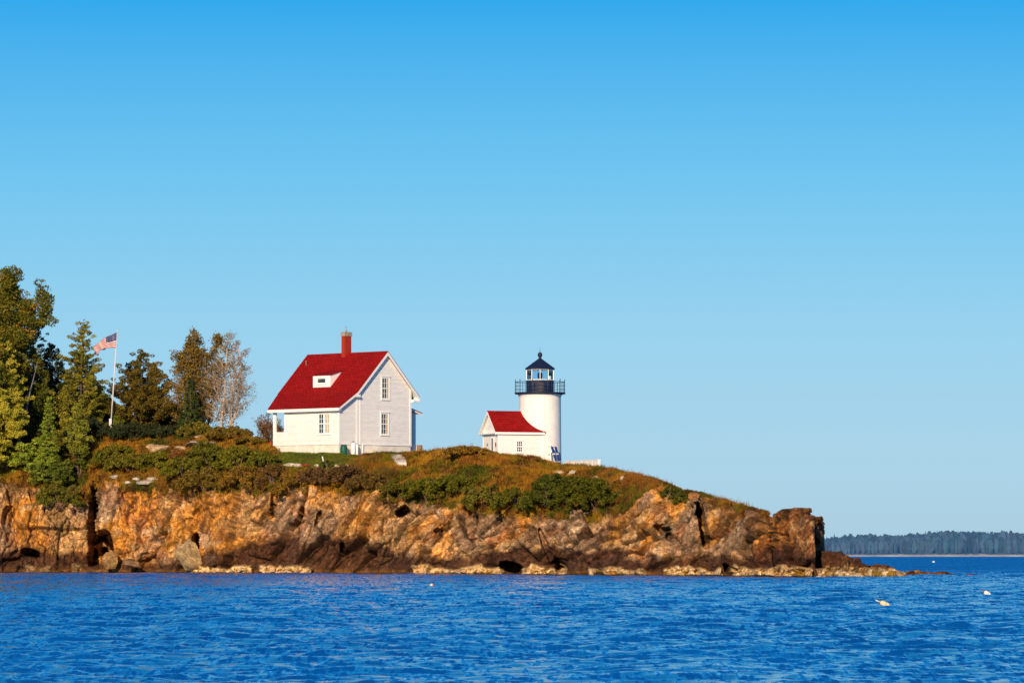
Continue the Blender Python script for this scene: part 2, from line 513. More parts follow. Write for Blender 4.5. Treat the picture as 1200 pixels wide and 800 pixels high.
# slabs: each stretch of cliff breaks along its own bedding angle
wv = np.stack([fbm(P * .3, 40 + k, 3) for k in range(3)], 1)
npt = len(P)
b1 = np.zeros(npt); b2 = np.zeros(npt); b3 = np.zeros(npt)
e1 = np.ones(npt) * .5; e2 = np.ones(npt) * .5; e3 = np.ones(npt) * .5
r2 = np.full((npt, 3), .5); r3 = np.full((npt, 3), .5)
wt = np.zeros(npt)
ZN = [(-400, 112, 84, 0), (100, 300, 80, 1), (285, 480, 58, 2), (465, 640, 34, 3), (625, 800, 28, 4), (790, 905, 42, 5), (895, 990, 68, 6)]
jag = fbm(P * .12, 45, 1) * 14
for (a_, b_, ang_, sd_) in ZN:
    w_ = sstep(a_ - 9, a_ + 9, pxf + jag) * sstep(b_ + 9, b_ - 9, pxf + jag)
    m_ = w_ > 0
    if not m_.any(): continue
    Pm = P[m_] + wv[m_] * .35
    ca, sa = math.cos(rad(ang_)), math.sin(rad(ang_))
    al = Pm[:, 0] * ca + Pm[:, 2] * sa; ac = -Pm[:, 0] * sa + Pm[:, 2] * ca
    def q_(L, A, D): return np.stack([al / L, Pm[:, 1] / D, ac / A], 1)
    x1, y1_, z1 = blocks(q_(5.5, 2.3, 6.0), 100 + sd_, .55, .30, .05)
    x2, y2_, z2 = blocks(q_(2.3, .95, 2.2), 200 + sd_, .8, .30, .06)
    x3, y3_, z3 = blocks(q_(.9, .36, .8), 300 + sd_, .9, .28, .09)
    ww = w_[m_]; wt[m_] += ww
    b1[m_] += ww * x1; b2[m_] += ww * x2; b3[m_] += ww * x3
    k_ = np.where(m_)[0][ww > .5]; kk = ww > .5
    e1[k_] = y1_[kk]; e2[k_] = y2_[kk]; e3[k_] = y3_[kk]; r2[k_] = z2[kk]; r3[k_] = z3[kk]
wt = np.maximum(wt, .5); b1 /= wt; b2 /= wt; b3 /= wt
Q = P + wv * .3
fine = fbm(P * 2.2, 60, 4)
b4, e4, r4 = blocks(Q / .27, 350, 1.2, .25, .1)
disp = amp * (b1 * 1.25 + b2 * .55 + b3 * .22 + b4 * .06 + fine * .07) * np.interp(pxf, [0, 935, 950, 980], [1, 1, .5, .35])
soft = (1 - rock) * (fbm(P * .45, 70, 3) * .35 + fbm(P * 2.5, 71, 2) * .09) * (rkf > .8) * (rkf < 1.97)
D = disp + soft
taper = sstep(0, .02, rkf) * .7 + .3
damp = np.where(rkf > 1.9, sstep(2.02, 1.9, rkf) * 0.35 * np.where(pxf > 895, 2.5, 1), 1.0)
D = D * taper * damp
dirn = nf.copy()
dirn[:, 1] -= .35 * (rkf < 1); dirn /= np.linalg.norm(dirn, axis=1, keepdims=True) + 1e-9
crestlock = (rkf > 1.93) & (pxf < 895)
P = P + dirn * D[:, None]
P[:, 2] = np.where(crestlock, np.minimum(P[:, 2], P0.reshape(-1, 3)[:, 2] + .12), P[:, 2])


cr_ = np.broadcast_to(cry, RK.shape).ravel()
zlim = CH + (HZ - cr_) * P[:, 1] / F + .05 + .06 * fbm(P * 1.5, 72, 3)
P[:, 2] = np.where((rkf < 2.3) & (pxf < 966), np.minimum(P[:, 2], zlim), P[:, 2])


def push(cx, cy, rx, ry, depth, pw=2.0, ang=0.0):
    """move the rock face in (+) or out (-) around a photographed place"""
    global P
    d0 = float(np.interp(cx, [c for c, _ in DS], [v for _, v in DS])) + 1.5
    X0 = (cx - 600) * d0 / F; Z0 = ZY(cy, d0)
    a = rx * d0 / F; b = ry * d0 / F
    dx = P[:, 0] - X0; dz = P[:, 2] - Z0
    c, s = math.cos(ang), math.sin(ang)
    dx, dz = dx * c + dz * s, -dx * s + dz * c
    nz_ = .25 * wv[:, 0]
    q = (np.abs(dx / a) ** pw + np.abs(dz / b) ** pw) ** (1 / pw) + nz_
    P[:, 1] += depth * sstep(1.15, .85, q) * (rkf < 1.25)

push(107, 605, 4.5, 42, 6)
push(121, 638, 12, 15, 7, 3, .3)
push(112, 652, 8, 11, 5, 3)
push(38, 648, 11, 5, 3, 3, -.2)
push(8, 607, 7, 14, 1.5)
push(230, 634, 4, 10, 3.5, 3)
push(218, 633, 12, 15, -1.0)
push(470, 599, 8, 5, 4, 3, .5)
push(402, 642, 3, 7, 1.4)
push(598, 664, 13, 5.5, 5, 3, -.25)
push(640, 640, 3.5, 22, 1.2, 2, .35)
push(657, 662, 6, 7, 4, 3, .3)
push(826, 613, 4.5, 26, 5, 3, .1)
push(822, 598, 3, 8, 1.5)
push(780, 620, 8, 3, 1.6)
push(785, 628, 4, 5, 1.4)
push(850, 663, 2.5, 8, 1.6)
push(957, 640, 2.5, 30, 1.6)
push(318, 590, 3, 14, 1.2)
push(352, 606, 2.5, 12, 1.2, 2, -.3)
push(372, 608, 2.5, 10, 1.2, 2, -.3)
push(514, 622, 5, 3, 1.2)
push(905, 640, 1.8, 30, .8)
push(640, 590, 30, 8, -.8)
push(60, 604, 42, 16, -.9, 4)
push(930, 628, 24, 30, -.9, 4)

# barnacled shelf at the water line: pushed-out blocks, pale
shelf_r = [(-330, -20), (28, 62), (82, 96), (219, 298), (302, 366), (484, 592), (607, 664), (688, 760), (775, 850), (855, 953)]
sm = np.zeros_like(pxf)
for a, b in shelf_r:
    wgt = .35 if b < 100 else 1.0
    sm = np.maximum(sm, wgt * sstep(a, a + 3, pxf) * sstep(b, b - 3, pxf))
jit = vnoise(np.stack([P[:, 0] * 1.1, P[:, 0] * 0, P[:, 0] * 0], 1), 81) * .2 + vnoise(np.stack([P[:, 0] * 3.1, P[:, 0] * 0, P[:, 0] * 0], 1), 82) * .12
shelf_h = .58 + jit
onsh = sm * sstep(shelf_h + .10, shelf_h - .03, P[:, 2]) * (rkf < .3)
sb, se, sr = blocks(np.stack([P[:, 0] * .9, P[:, 1] * .9, P[:, 2] * 1.6], 1), 400, .7, .5, .08)
P[:, 1] -= onsh * (1.1 + .5 * sb)

# colours
fn = fbm(P * .22 + 5, 90, 4); fn2 = fbm(P * .8, 91, 4); fn3 = fbm(P * 3.0, 92, 3)
def C(*c): return np.array(c)[None, :]
def mix(a, b, t): return a + (b - a) * t[:, None]
tan, ochre, grey, rust, brown = C(.58, .355, .165), C(.62, .28, .05), C(.40, .265, .18), C(.36, .12, .03), C(.088, .034, .018)
rc = mix(np.broadcast_to(tan, (len(P), 3)), ochre, sstep(-.25, .3, fn + .2 * fn2 + .25 * np.interp(pxf, [0, 130, 250, 420, 560, 960], [0, .8, .4, .1, -.7, .5])))
rc = mix(rc, grey, sstep(.0, .35, fbm(P * .3 + 50, 95, 4) + .5 * np.interp(pxf, [0, 420, 520, 820, 960], [0, -.05, .45, .25, .1])) * .85)
rc = mix(rc, rust, sstep(.1, .4, fbm(P * .6 + 80, 96, 4)) * .55)
rc = mix(rc, C(.62, .48, .32), sstep(.25, .5, fn2) * .5)
rc = rc * (.72 + .56 * r2[:, 1:2]) * (.78 + .44 * r3[:, 1:2]) * (.85 + .3 * r4[:, 1:2])
rc = rc * np.interp(pxf, [0, 60, 130, 260, 480, 600], [1.0, 1.0, 1.2, 1.12, 1.12, .98])[:, None]
cape = sstep(860, 920, pxf)
rc = mix(rc, C(.25, .085, .025), cape * .9 * sstep(.5, -.3, fn3 + fn2))
# dark stained foot of the cliff
band = np.interp(pxf, [-300, 0, 60, 110, 200, 260, 330, 420, 480, 560, 620, 700, 760, 860, 905, 940, 960], [2.0, 2.1, 2.1, 1.1, 1.0, 2.3, 3.1, 3.0, 1.7, 1.7, 2.4, 2.2, 1.4, 1.4, 2.6, 2.1, 1.8])
bz = P[:, 2] - band - .9 * fbm(P * .5 + 9, 97, 4)
rc = mix(rc, brown * (1 + .5 * fn3[:, None]), sstep(.35, -.35, bz) * .93)
rc = rc * (1 - .55 * np.exp(-e1 / .03))[:, None] * (1 - .5 * np.exp(-e2 / .05))[:, None] * (1 - .4 * np.exp(-e3 / .07))[:, None]  # joints darkened in the colour, as occlusion would shade them
bar = sm * sstep(shelf_h + .14, shelf_h - .02, P[:, 2]) * (rkf < .35)
barc = mix(np.broadcast_to(C(.92, .64, .33), (len(P), 3)), C(.34, .19, .02), sstep(.0, .3, fn3 + .5 * fn2 - .6 * (P[:, 2] - .25)))
rc = mix(rc, barc, bar)
wl = (1 - sm) * sstep(.42, .2, P[:, 2] + .15 * fn2)
rc = mix(rc, C(.22, .10, .015), wl * .7)
rc = mix(rc, C(.05, .03, .012), sstep(.14, .04, P[:, 2]))


def vegcol(P, s=0):
    n = len(P)
    a = fbm(P * C(.22, .22, .5) + 3, 130, 4); b = fbm(P * .9, 131, 3)
    px = 600 + P[:, 0] * F / P[:, 1]
    base = np.broadcast_to(C(.17, .13, .008), (n, 3))
    c = mix(base, C(.37, .18, .012), sstep(-.08, .30, a + .45 * b + .06))
    c = mix(c, C(.07, .085, .006), sstep(.05, .35, -a + .3 * b))
    c = mix(c, C(.19, .07, .03), sstep(.22, .45, b) * .5)
    c = mix(c, C(.26, .09, .014), sstep(640, 740, px) * sstep(-.2, .15, fbm(P * .6 + 9, 133, 3)) * .7)
    c = mix(c, C(.10, .035, .012), sstep(.10, .35, fbm(P * 1.6 + 19, 134, 3)) * .7)
    c = mix(c, C(.30, .10, .012), sstep(.12, .4, fbm(P * .5 + 33, 135, 4)) * .6)
    lawn = sstep(318, 332, px) * sstep(425, 400, px) * sstep(9.0, 9.5, P[:, 2])
    c = mix(c, C(.12, .15, .008), lawn * .85)
    return c

vc = vegcol(P)
rc = rc * C(1.13, 1.03, .86)
colr = mix(vc * .8, rc, rock)
me = npmesh('island_ground', P, gridfaces(nr, nc), colr)
# faces run so that normals point out
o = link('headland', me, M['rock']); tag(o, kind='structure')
me.flip_normals()
PG = P.reshape(nr, nc, 3); ROCK = rock.reshape(nr, nc)
HG_r0, HG_r1 = NB + NCL, NB + NCL + NSL


def ground(px, d, dflt=None):
    """height of the built ground at a photo column and a depth"""
    j = int(np.argmin(np.abs(cols - px)))
    col = PG[NB + NCL // 2:, j]
    k = int(np.argmin(np.abs(col[:, 1] - d)))
    return float(col[k, 2])


def at(px, d, dz=0.0):
    X_, _, _ = W(px, 600, d)
    return (X_, d, ground(px, d) + dz)


def onslope(px, py):
    """the ground point the photo shows at this pixel"""
    j = int(np.argmin(np.abs(cols - px)))
    col = PG[NB + NCL // 2:HG_r1 + 2, j]
    yy = HZ - (col[:, 2] - CH) * F / col[:, 1]
    k = int(np.argmin(np.abs(yy - py)))
    return tuple(float(v) for v in col[k])


# low spit of rock running out from the cape, and skerries beyond it
def rock_ridge(name, pts, width, seed, kind=None, res=.11, barn=True, dark=True):
    """pts: (px, top row, depth)"""
    t = np.array(pts, float)
    n = int((W(t[-1, 0], 0, t[-1, 2])[0] - W(t[0, 0], 0, t[0, 2])[0]) / res)
    pc = np.linspace(t[0, 0], t[-1, 0], n)
    dep = np.interp(pc, t[:, 0], t[:, 2]); top = ZY(np.interp(pc, t[:, 0], t[:, 1]), dep)
    m = int(width * 2.2 / res / 1.4)
    ss = np.linspace(-1, 1, m)
    prof = 1 - np.abs(ss) ** 2.6
    Yg = dep[None, :] + ss[:, None] * width * np.clip(top / top.max(), .25, 1)[None, :]
    Zg = -.5 + (top + .5)[None, :] * prof[:, None]
    Xg = ((pc - 600) * dep / F)[None, :] + 0 * Yg
    Pp = np.stack([Xg, Yg, Zg], 2).reshape(-1, 3)
    w2 = np.stack([fbm(Pp * .5, seed + k, 3) for k in range(3)], 1)
    q = Pp + w2 * .5
    bb, ee, rr = blocks(q * C(.45, .8, 1.0), seed, 1.0, .4, .06)
    b_, e_, r_ = blocks(q * C(1.4, 1.6, 2.2), seed + 9, 1.1, .3, .08)
    k = np.clip(Pp[:, 2] + .5, 0, 1)
    Pp[:, 2] += k * np.tile(np.clip(top / 1.2, .3, 1), m) * (bb * .42 + b_ * .16); Pp[:, 1] -= k * (bb * .4 + b_ * .2) * (Pp[:, 1] < np.tile(dep, m))
    f3 = fbm(Pp * 2.5, seed + 3, 3)
    c = mix(np.broadcast_to(C(.105, .04, .018), (len(Pp), 3)), C(.22, .09, .03), sstep(0, .4, f3))
    if not dark:
        c = mix(np.broadcast_to(C(.42, .17, .025), (len(Pp), 3)), C(.18, .06, .012), sstep(-.1, .3, f3))
        c = mix(c, C(.7, .5, .28), sstep(.25, .4, fbm(Pp * 1.2 + 7, seed + 5, 3)) * sstep(.3, .5, Pp[:, 2]))
    if barn:
        hb = .62 + .12 * vnoise(np.stack([Pp[:, 0], Pp[:, 0] * 0, Pp[:, 0] * 0], 1), seed)
        s_ = sstep(hb + .1, hb - .03, Pp[:, 2]) * sstep(6, 4, Pp[:, 1] - np.tile(dep, m) + 5)
        bc = mix(np.broadcast_to(C(.92, .64, .33), (len(Pp), 3)), C(.36, .2, .02), sstep(-.05, .25, f3 + .3 * fbm(Pp * .8, seed + 6, 3)))
        c = mix(c, bc, s_)
    c = mix(c, C(.05, .03, .012), sstep(.12, .03, Pp[:, 2]))
    o = link(name, npmesh(name, Pp, gridfaces(m, n), c), M['rock'])
    return o

o = rock_ridge('rock_spit', [(952, 650, 322), (960, 648, 321), (975, 649.5, 320), (990, 652, 319.5), (1000, 657, 319), (1008, 658, 319), (1020, 659, 319), (1030, 658, 319), (1038, 660, 319), (1044, 663.5, 319), (1050, 667, 319), (1056, 670, 319), (1062, 676, 319)], 2.6, 500)
tag(o, kind='structure')
o = rock_ridge('low_shelf', [(955, 667, 316.2), (985, 666, 316.2), (1005, 667, 316.2), (1030, 667, 316.2), (1052, 668.5, 316.2), (1061, 671, 316.2), (1064, 677, 316.2)], 1.4, 540)
tag(o, kind='structure')
o = rock_ridge('wet_ledge', [(1058, 674, 345), (1062, 670, 345), (1075, 668.6, 345), (1085, 669.6, 345), (1093, 671, 345), (1102, 670.2, 345), (1114, 671.0, 345), (1124, 673, 345), (1130, 674.6, 345)], 1.6, 560, barn=False, dark=False)
tag(o, 'long low orange brown ledge awash beyond the tip of the point', 'rock')
o = rock_ridge('wet_ledge', [(1128, 675.2, 345), (1132, 672.6, 345), (1138, 672.0, 345), (1144, 672.8, 345), (1148, 675, 345)], 1.0, 570, barn=False, dark=False)
tag(o, 'outermost small sliver of wet rock farthest right of the point', 'rock')


def boulder(name, px, py, d, w, h, dep, seed, colr_, label, loc=None, sink=.15, cat='rock'):
    """an irregular faceted stone, w x dep x h metres, its foot at row py"""
    L = loc or W(px, py, d)
    n = 26
    th = np.linspace(0, math.pi, n); ph = np.linspace(0, 2 * math.pi, 2 * n)
    A, B = np.meshgrid(th, ph, indexing='ij')
    p = np.stack([np.sin(A) * np.cos(B), np.sin(A) * np.sin(B), np.cos(A)], 2).reshape(-1, 3)
    rr = np.random.default_rng(seed)
    sup = np.full(len(p), 9.0)
    for _ in range(11):
        dv_ = rr.normal(size=3); dv_ /= np.linalg.norm(dv_)
        dd = p @ dv_
        sup = np.minimum(sup, np.where(dd > .05, rr.uniform(.5, .92) / np.maximum(dd, .05), 9))
    p = p * np.minimum(sup, 1.12)[:, None]
    p = p * (1 + .05 * fbm(p * 2.5 + seed, 7, 3))[:, None]
    p = p * np.array([w / 2, dep / 2, h / 2]) + np.array([0, 0, h / 2 - sink * h])
    f = fbm(p * 3 / max(w, .3) + seed, 8, 3)
    c = np.array(colr_)[None, :] * (1 + .35 * f)[:, None]
    o = link(name, npmesh(name, p, gridfaces(n, 2 * n), c), M['rock'])
    o.data.flip_normals()
    o.location = L
    tag(o, label, cat)
    return o

pale = (.72, .58, .44); tanc = (.5, .3, .13)
boulder('boulder', 221, 661, 382.5, 2.7, 2.8, 2.2, 71, (.62, .40, .18), 'pale angular boulder at the cliff foot below the tall ochre face')
boulder('boulder', 131, 664, 389, 1.6, 1.9, 1.4, 2, (.45, .24, .08), 'leaning orange boulder in the dark mouth of the cleft')
boulder('boulder', 154, 664, 387, 1.5, 1.0, 1.2, 3, (.32, .17, .08), 'low brown boulder at the water between cleft and ochre face')
boulder('boulder', 248, 662, 380.5, 2.2, 1.5, 1.6, 4, (.16, .08, .04), 'squat dark brown boulder right of the pale angular one')
boulder('boulder', 813, 589, 338.5, 1.05, .95, 1.0, 5, (.5, .22, .07), 'blocky orange boulder perched on the skyline above the dark gash')
for k, (px, py, w, h, lab) in enumerate([(655, 556, 1.0, .55, 'flat whitish stone in the grass just right of the solar panels'),
                                     (670, 557, .8, .65, 'bright white rounded stone below the low white wall'),
                                     (698, 560, .5, .35, 'small white stone in rusty grass under the wall end'),
                                     (730, 562, .45, .5, 'small upright white stone on the slope right of the wall'),
                                     (160, 562, .9, .5, 'small white stone left of the broad white ledge stones'),
                                     (172, 568, 1.9, .55, 'long low white stone in grass above the ochre face'),
                                     (150, 566, 1.2, .4, 'thin white stone nearest the cleft on the bank'),
                                     (135, 559, 1.3, .4, 'pale stone at the upper left of the white ledge stones'),
                                     (177, 562, 1.4, .6, 'broad white stone topmost among the ledge stones'),
                                     (185, 529, 2.8, 1.0, 'big smooth tan boulder lying in tree shade'),
                                     (212, 526, 1.6, .5, 'flat tan stone right of the big smooth boulder'),
                                     (228, 521, 2.6, .55, 'long pale stone on the rise below the fir'),
                                     (246, 521.5, 2.4, .5, 'long pale stone on the rise below the birches'),
                                     (236, 513, 1.6, .4, 'small pink grey stone on the knoll left of the birch trunks'),
                                     (613, 540.5, 1.0, .3, 'low tan stone at the foot of the workroom wall'),
                                     (588, 536.5, 1.2, .3, 'low tan stone below the workroom window')]):
    L = onslope(px, py)
    boulder('stone', px, py, 0, w, h, w * .8, 20 + k, pale if 'white' in lab or 'pale' in lab else (.62, .4, .2), lab, loc=(L[0], L[1] - .1, L[2] - .1), cat='stone')
for k, (px, w, lab, cc) in enumerate([(341, 1.3, 'longest flat pale stone of the lawn edging, at its left end', pale), (350, .9, 'pale edging stone next to the red one below the lawn', pale), (357, .95, 'orange red edging stone below the lawn', (.5, .1, .03)),
                             (371, .7, 'pale edging stone left of the little green bush', pale), (392, 1.1, 'tan edging stone right of the little green bush', (.6, .42, .25)), (404, .9, 'rightmost tan edging stone below the lawn', (.6, .42, .25))]):
    L = onslope(px, 546 + k * .3)
    boulder('edging_stone', px, 546, 0, w, .32, .5, 60 + k, cc, lab, loc=(L[0], L[1] - .1, L[2] + .02), cat='stone')

# ------------------------------------------------------------------ foliage
def leaves(centres, size, asp=.55, up=0.25, rng=RNG):
    """rhombic leaf faces at the centres"""
    n = len(centres)
    a = rng.normal(size=(n, 3)); a /= np.linalg.norm(a, axis=1, keepdims=True)
    b = rng.normal(size=(n, 3)); b[:, 2] *= 1 - up
    b -= (a * b).sum(1)[:, None] * a; b /= np.linalg.norm(b, axis=1, keepdims=True) + 1e-9
    s = size * rng.uniform(.6, 1.35, n)[:, None]
    V = np.stack([centres - a * s, centres + b * s * asp, centres + a * s, centres - b * s * asp], 1).reshape(-1, 3)
    return V, np.arange(4 * n).reshape(-1, 4)


def clumps(cs, rs, per, rng, flat=.7):
    """leaf centres spread in ellipsoids, thicker near the surface; returns points and clump ids"""
    n = len(cs)
    cnt = np.maximum(4, (per * (rs / rs.mean()) ** 2).astype(int))
    idx = np.repeat(np.arange(n), cnt)
    v = rng.normal(size=(len(idx), 3)); v /= np.linalg.norm(v, axis=1, keepdims=True)
    r_ = rng.uniform(.25, 1, len(idx)) ** .5
    p = cs[idx] + v * (r_ * rs[idx])[:, None] * np.array([1, 1, flat])
    return p, idx


def foliage(name, parent, pts, idx, size, c_lo, c_hi, rng, asp=.55, accent=None, afrac=.1):
    V, Fc = leaves(pts, size, asp, rng=rng)
    n = len(pts)
    t = rng.uniform(0, 1, idx.max() + 1)[idx] * .6 + rng.uniform(0, 1, n) * .4
    c = np.array(c_lo)[None] + (np.array(c_hi) - np.array(c_lo))[None] * t[:, None]
    if accent is not None:
        m = (rng.uniform(0, 1, idx.max() + 1)[idx] < afrac) | (rng.uniform(0, 1, n) < afrac * .3)
        c[m] = np.array(accent) * rng.uniform(.7, 1.3, m.sum())[:, None]
    return link(name, npmesh(name, V, Fc, np.repeat(c, 4, 0)), M['leaf'], parent)


def conifer(name, label, base, h, r, seed, c_lo, c_hi, shape='pine', bare=.15, leaf=.13, dens=1.0, skew=0.0, group=None, accent=None, rmul=None, tuft=1.0):
    """tapered trunk, whorls of limbs, needle tufts on the limbs"""
    rng = np.random.default_rng(seed)
    root = thing(name, label, 'tree', base, 0, group)
    mb = MB()
    zs = np.linspace(-.3, h * .97, 10)
    wob = rng.normal(0, .02 * h, (10, 2)).cumsum(0) * .25
    sk = lambda z: skew * z
    pt = lambda z: Vector((float(np.interp(z, zs, wob[:, 0])) + sk(z), float(np.interp(z, zs, wob[:, 1])), z))
    mb.tube([pt(z) for z in zs], [max(.02, h * .018 * (1 - z / h * .95)) for z in zs], 8)
    cs, rs = [], []
    z = h * bare
    step = (.30 if shape == 'pine' else .24) * (h / 9) ** .5
    while z < h * .985:
        t = (z / h - bare) / (1 - bare)
        if shape == 'pine':
            R = r * (1 - t) ** .62 * (.35 + .65 * min(1, t * 4 + .25)) * rng.uniform(.65, 1.15)
        else:
            R = r * (1 - t) ** .95 * rng.uniform(.85, 1.1)
        if rmul: R *= rmul(t)
        nb = max(4, int((6.5 if shape == 'pine' else 8) * (1 - .45 * t)))
        a0 = rng.uniform(0, 6.28)
        for k in range(nb):
            a = a0 + 6.283 * k / nb + rng.normal(0, .25)
            L = max(.12, R * rng.uniform(.7, 1.12))
            if shape == 'pine' and rng.uniform() < .12: L *= 1.25
            rise = (.25 + .35 * t) * L if shape == 'pine' else (-.18 + .5 * t) * L
            p0 = pt(z)
            tip = p0 + Vector((math.cos(a) * L, math.sin(a) * L, rise))
            midp = p0.lerp(tip, .5) + Vector((0, 0, (-.06 if shape == 'pine' else -.05) * L))
            if L > .4: mb.tube([p0, midp, tip], [.012 * h * (1 - t) * .45 + .012, .02, .008], 4, False)
            m = max(1, int(L / .42))
            for q in range(m):
                f = .35 + .65 * (q + rng.uniform(.2, 1)) / m
                pp = p0.lerp(midp, f * 2) if f < .5 else midp.lerp(tip, f * 2 - 1)
                cs.append(pp + Vector(rng.normal(0, .09, 3)) * (1 if shape == 'pine' else .6)); rs.append(tuft * (.40 if shape == 'pine' else .23) * rng.uniform(.7, 1.25) * (1 - .45 * t))
        z += step * rng.uniform(.8, 1.25)
    cs.append(pt(h * .98)); rs.append(.14); cs.append(pt(h)); rs.append(.09)
    mb.build('trunk', M['bark'], root)
    cs = np.array([tuple(c) for c in cs]); rs = np.array(rs)
    p, idx = clumps(cs, rs, 42 * dens, rng, .62)
    foliage('crown', root, p, idx, leaf, c_lo, c_hi, rng, .32, accent)
    return root


def skeleton(rng, p, d, L, r, depth, mb, tips, spread=.55, k=None, upb=.12, minr=.006, sides=5):
    """recursive limb; tips collects the ends"""
    n = 4
    pts = [Vector(p)]; d = Vector(d).normalized()
    for i in range(n):
        d = (d + Vector(rng.normal(0, .10, 3)) + Vector((0, 0, upb * .35))).normalized()
        pts.append(pts[-1] + d * L / n)
    mb.tube(pts, [max(minr, r * (1 - .42 * i / n)) for i in range(n + 1)], sides if depth > 1 else 3, False)
    if depth <= 0:
        tips.append(pts[-1]); tips.append(pts[2]); return
    nb = k or int(rng.integers(2, 4))
    for j in range(nb + 1):
        at_ = pts[-1] if j == 0 else pts[int(rng.integers(1, n + 1))]
        a = rng.uniform(0, 6.283)
        perp = d.cross(Vector((math.cos(a), math.sin(a), .3))).normalized()
        nd = (d + perp * (spread * (.35 if j == 0 else 1) * rng.uniform(.7, 1.3))).normalized()
        skeleton(rng, at_, nd, L * rng.uniform(.62, .82), r * (.72 if j == 0 else .5), depth - 1, mb, tips, spread, k, upb, minr, sides)


def broadleaf(name, label, base, h, trunks, seed, c_lo, c_hi, leafn=50, crad=.5, leaf=.12, depth=5, bark='bark', spread=.55, keep=1.0, accent=None, afrac=.1, minr=.008, upb=.12, cat='tree', k=None, asp=.55, lean=None, thick=1.0):
    rng = np.random.default_rng(seed)
    root = thing(name, label, cat, base)
    tips = []
    for i in range(trunks):
        mb = MB()
        a = 6.283 * i / trunks + rng.uniform(0, 1)
        dd = lean[i] if lean else ((.10 if trunks == 1 else .22) * math.cos(a), .12 * math.sin(a), 1)
        o0 = Vector((.25 * math.cos(a), .2 * math.sin(a), -.4)) if trunks > 1 else Vector((0, 0, -.4))
        skeleton(rng, o0, dd, h * .34, (h * .016 + .02) * thick, depth, mb, tips, spread, k, upb, minr)
        mb.build('trunk', M[bark], root)
    if leafn:
        tp = np.array([tuple(t) for t in tips])
        tp = tp[rng.uniform(0, 1, len(tp)) < keep]
        rs = crad * rng.uniform(.6, 1.3, len(tp))
        p, idx = clumps(tp, rs, leafn, rng, .75)
        foliage('crown', root, p, idx, leaf, c_lo, c_hi, rng, asp, accent, afrac)
    return root


def slender(name, label, base, h, leans, seed, c_lo, c_hi, bark, leafn=4, keep=.5, leaf=.08, crad=.3, start=.25, reach=2.0, nb=26, tr=.10, leaning=0.0, cat='tree'):
    """tall thin trunks carrying side branches that fork into fine twigs"""
    rng = np.random.default_rng(seed)
    root = thing(name, label, cat, base)
    tips = []
    for li, (lx, ly, hh) in enumerate(leans):
        mb = MB(); n = 9; H = h * hh
        ks = np.linspace(0, 1, n)
        wob = rng.normal(0, .07, (n, 2)).cumsum(0)
        tp = [Vector((.3 * li - .2 + lx * H * k ** .9 + wob[i, 0], ly * H * k + wob[i, 1], -.4 + (H + .4) * k)) for i, k in enumerate(ks)]
        mb.tube(tp, [tr * (1 - .9 * k) + .012 for k in ks], 7)
        for b_ in range(nb):
            f = start + (1 - start) * (b_ + rng.uniform(0, 1)) / nb
            q = f * (n - 1); i0 = min(int(q), n - 2); p = tp[i0].lerp(tp[i0 + 1], q - i0)
            a = rng.uniform(0, 6.283); L = reach * (1.05 - f) ** .55 * rng.uniform(.5, 1.15)
            skeleton(rng, p, (math.cos(a), math.sin(a) * .8, rng.uniform(.55, 1.2)), L * .6, .028 * (1.2 - f) + .008, 2, mb, tips, .6, 3, .10, .0085, 4)
        mb.build('trunk', M[bark], root)
    if leafn:
        tp_ = np.array([tuple(t) for t in tips]); tp_ = tp_[rng.uniform(0, 1, len(tp_)) < keep]
        p, idx = clumps(tp_, crad * rng.uniform(.5, 1.4, len(tp_)), leafn, rng, .8)
        foliage('crown', root, p, idx, leaf, c_lo, c_hi, rng, .6)
    return root


def shrub(label, px, py, w, h, seed, c_lo, c_hi, group=None, dep=None, leaf=.10, n=None, accent=None, afrac=.1, loc=None, twiggy=False):
    """dome of leafy clumps on a bundle of stems; px,py = where it meets the ground"""
    rng = np.random.default_rng(seed)
    L = loc or onslope(px, py)
    root = thing('shrub', label, 'shrub', L, 0, group)
    dep = dep or w * .8
    mb = MB(); nst = 7
    for i in range(nst):
        a = rng.uniform(0, 6.283); q = rng.uniform(.3, .9)
        e = Vector((math.cos(a) * w * .42 * q, math.sin(a) * dep * .42 * q, h * rng.uniform(.6, .9)))
        mb.tube([(0, 0, -.25), e * .5 + Vector((0, 0, .1 * h)), e], [.03, .02, .008], 4, False)
        if twiggy:
            for _ in range(6):
                f = e * rng.uniform(.4, 1); g = f + Vector(rng.normal(0, .35, 3)); g.z = abs(g.z) + .1
                mb.tube([f, g], [.012, .005], 3, False)
    mb.build('stem', M['twig'], root)
    m = int(max(14, w * dep * 6.5))
    u = rng.uniform(0, 1, m); a = rng.uniform(0, 6.283, m)
    rr = np.sqrt(u)
    zz = np.sqrt(np.clip(1 - rr ** 2.4, 0, 1)) * rng.uniform(.35, 1.0, m) ** .8
    cs = np.stack([rr * np.cos(a) * w / 2, rr * np.sin(a) * dep / 2, zz * h * .88], 1)
    cs[:, 2] = cs[:, 2] + .12 * h * fbm(cs * 1.1 + seed, 3, 2)
    rs = rng.uniform(.16, .38, m) * min(1, .5 + h * .3)
    p, idx = clumps(cs, rs, n or 46, rng, .8)
    foliage('crown', root, p, idx, leaf, c_lo, c_hi, rng, .6, accent, afrac)
    return root

OLIVE = ((.05, .07, .006), (.26, .23, .020))
GOLDG = ((.28, .27, .02), (.68, .54, .06))
SHADE_LEAF = ((.018, .030, .012), (.05, .06, .018))  # grove shade put into the leaf colour of back pines and low bushes
SPRUCE = ((.11, .17, .015), (.38, .42, .035))
BROWNG = ((.085, .065, .012), (.24, .13, .022))

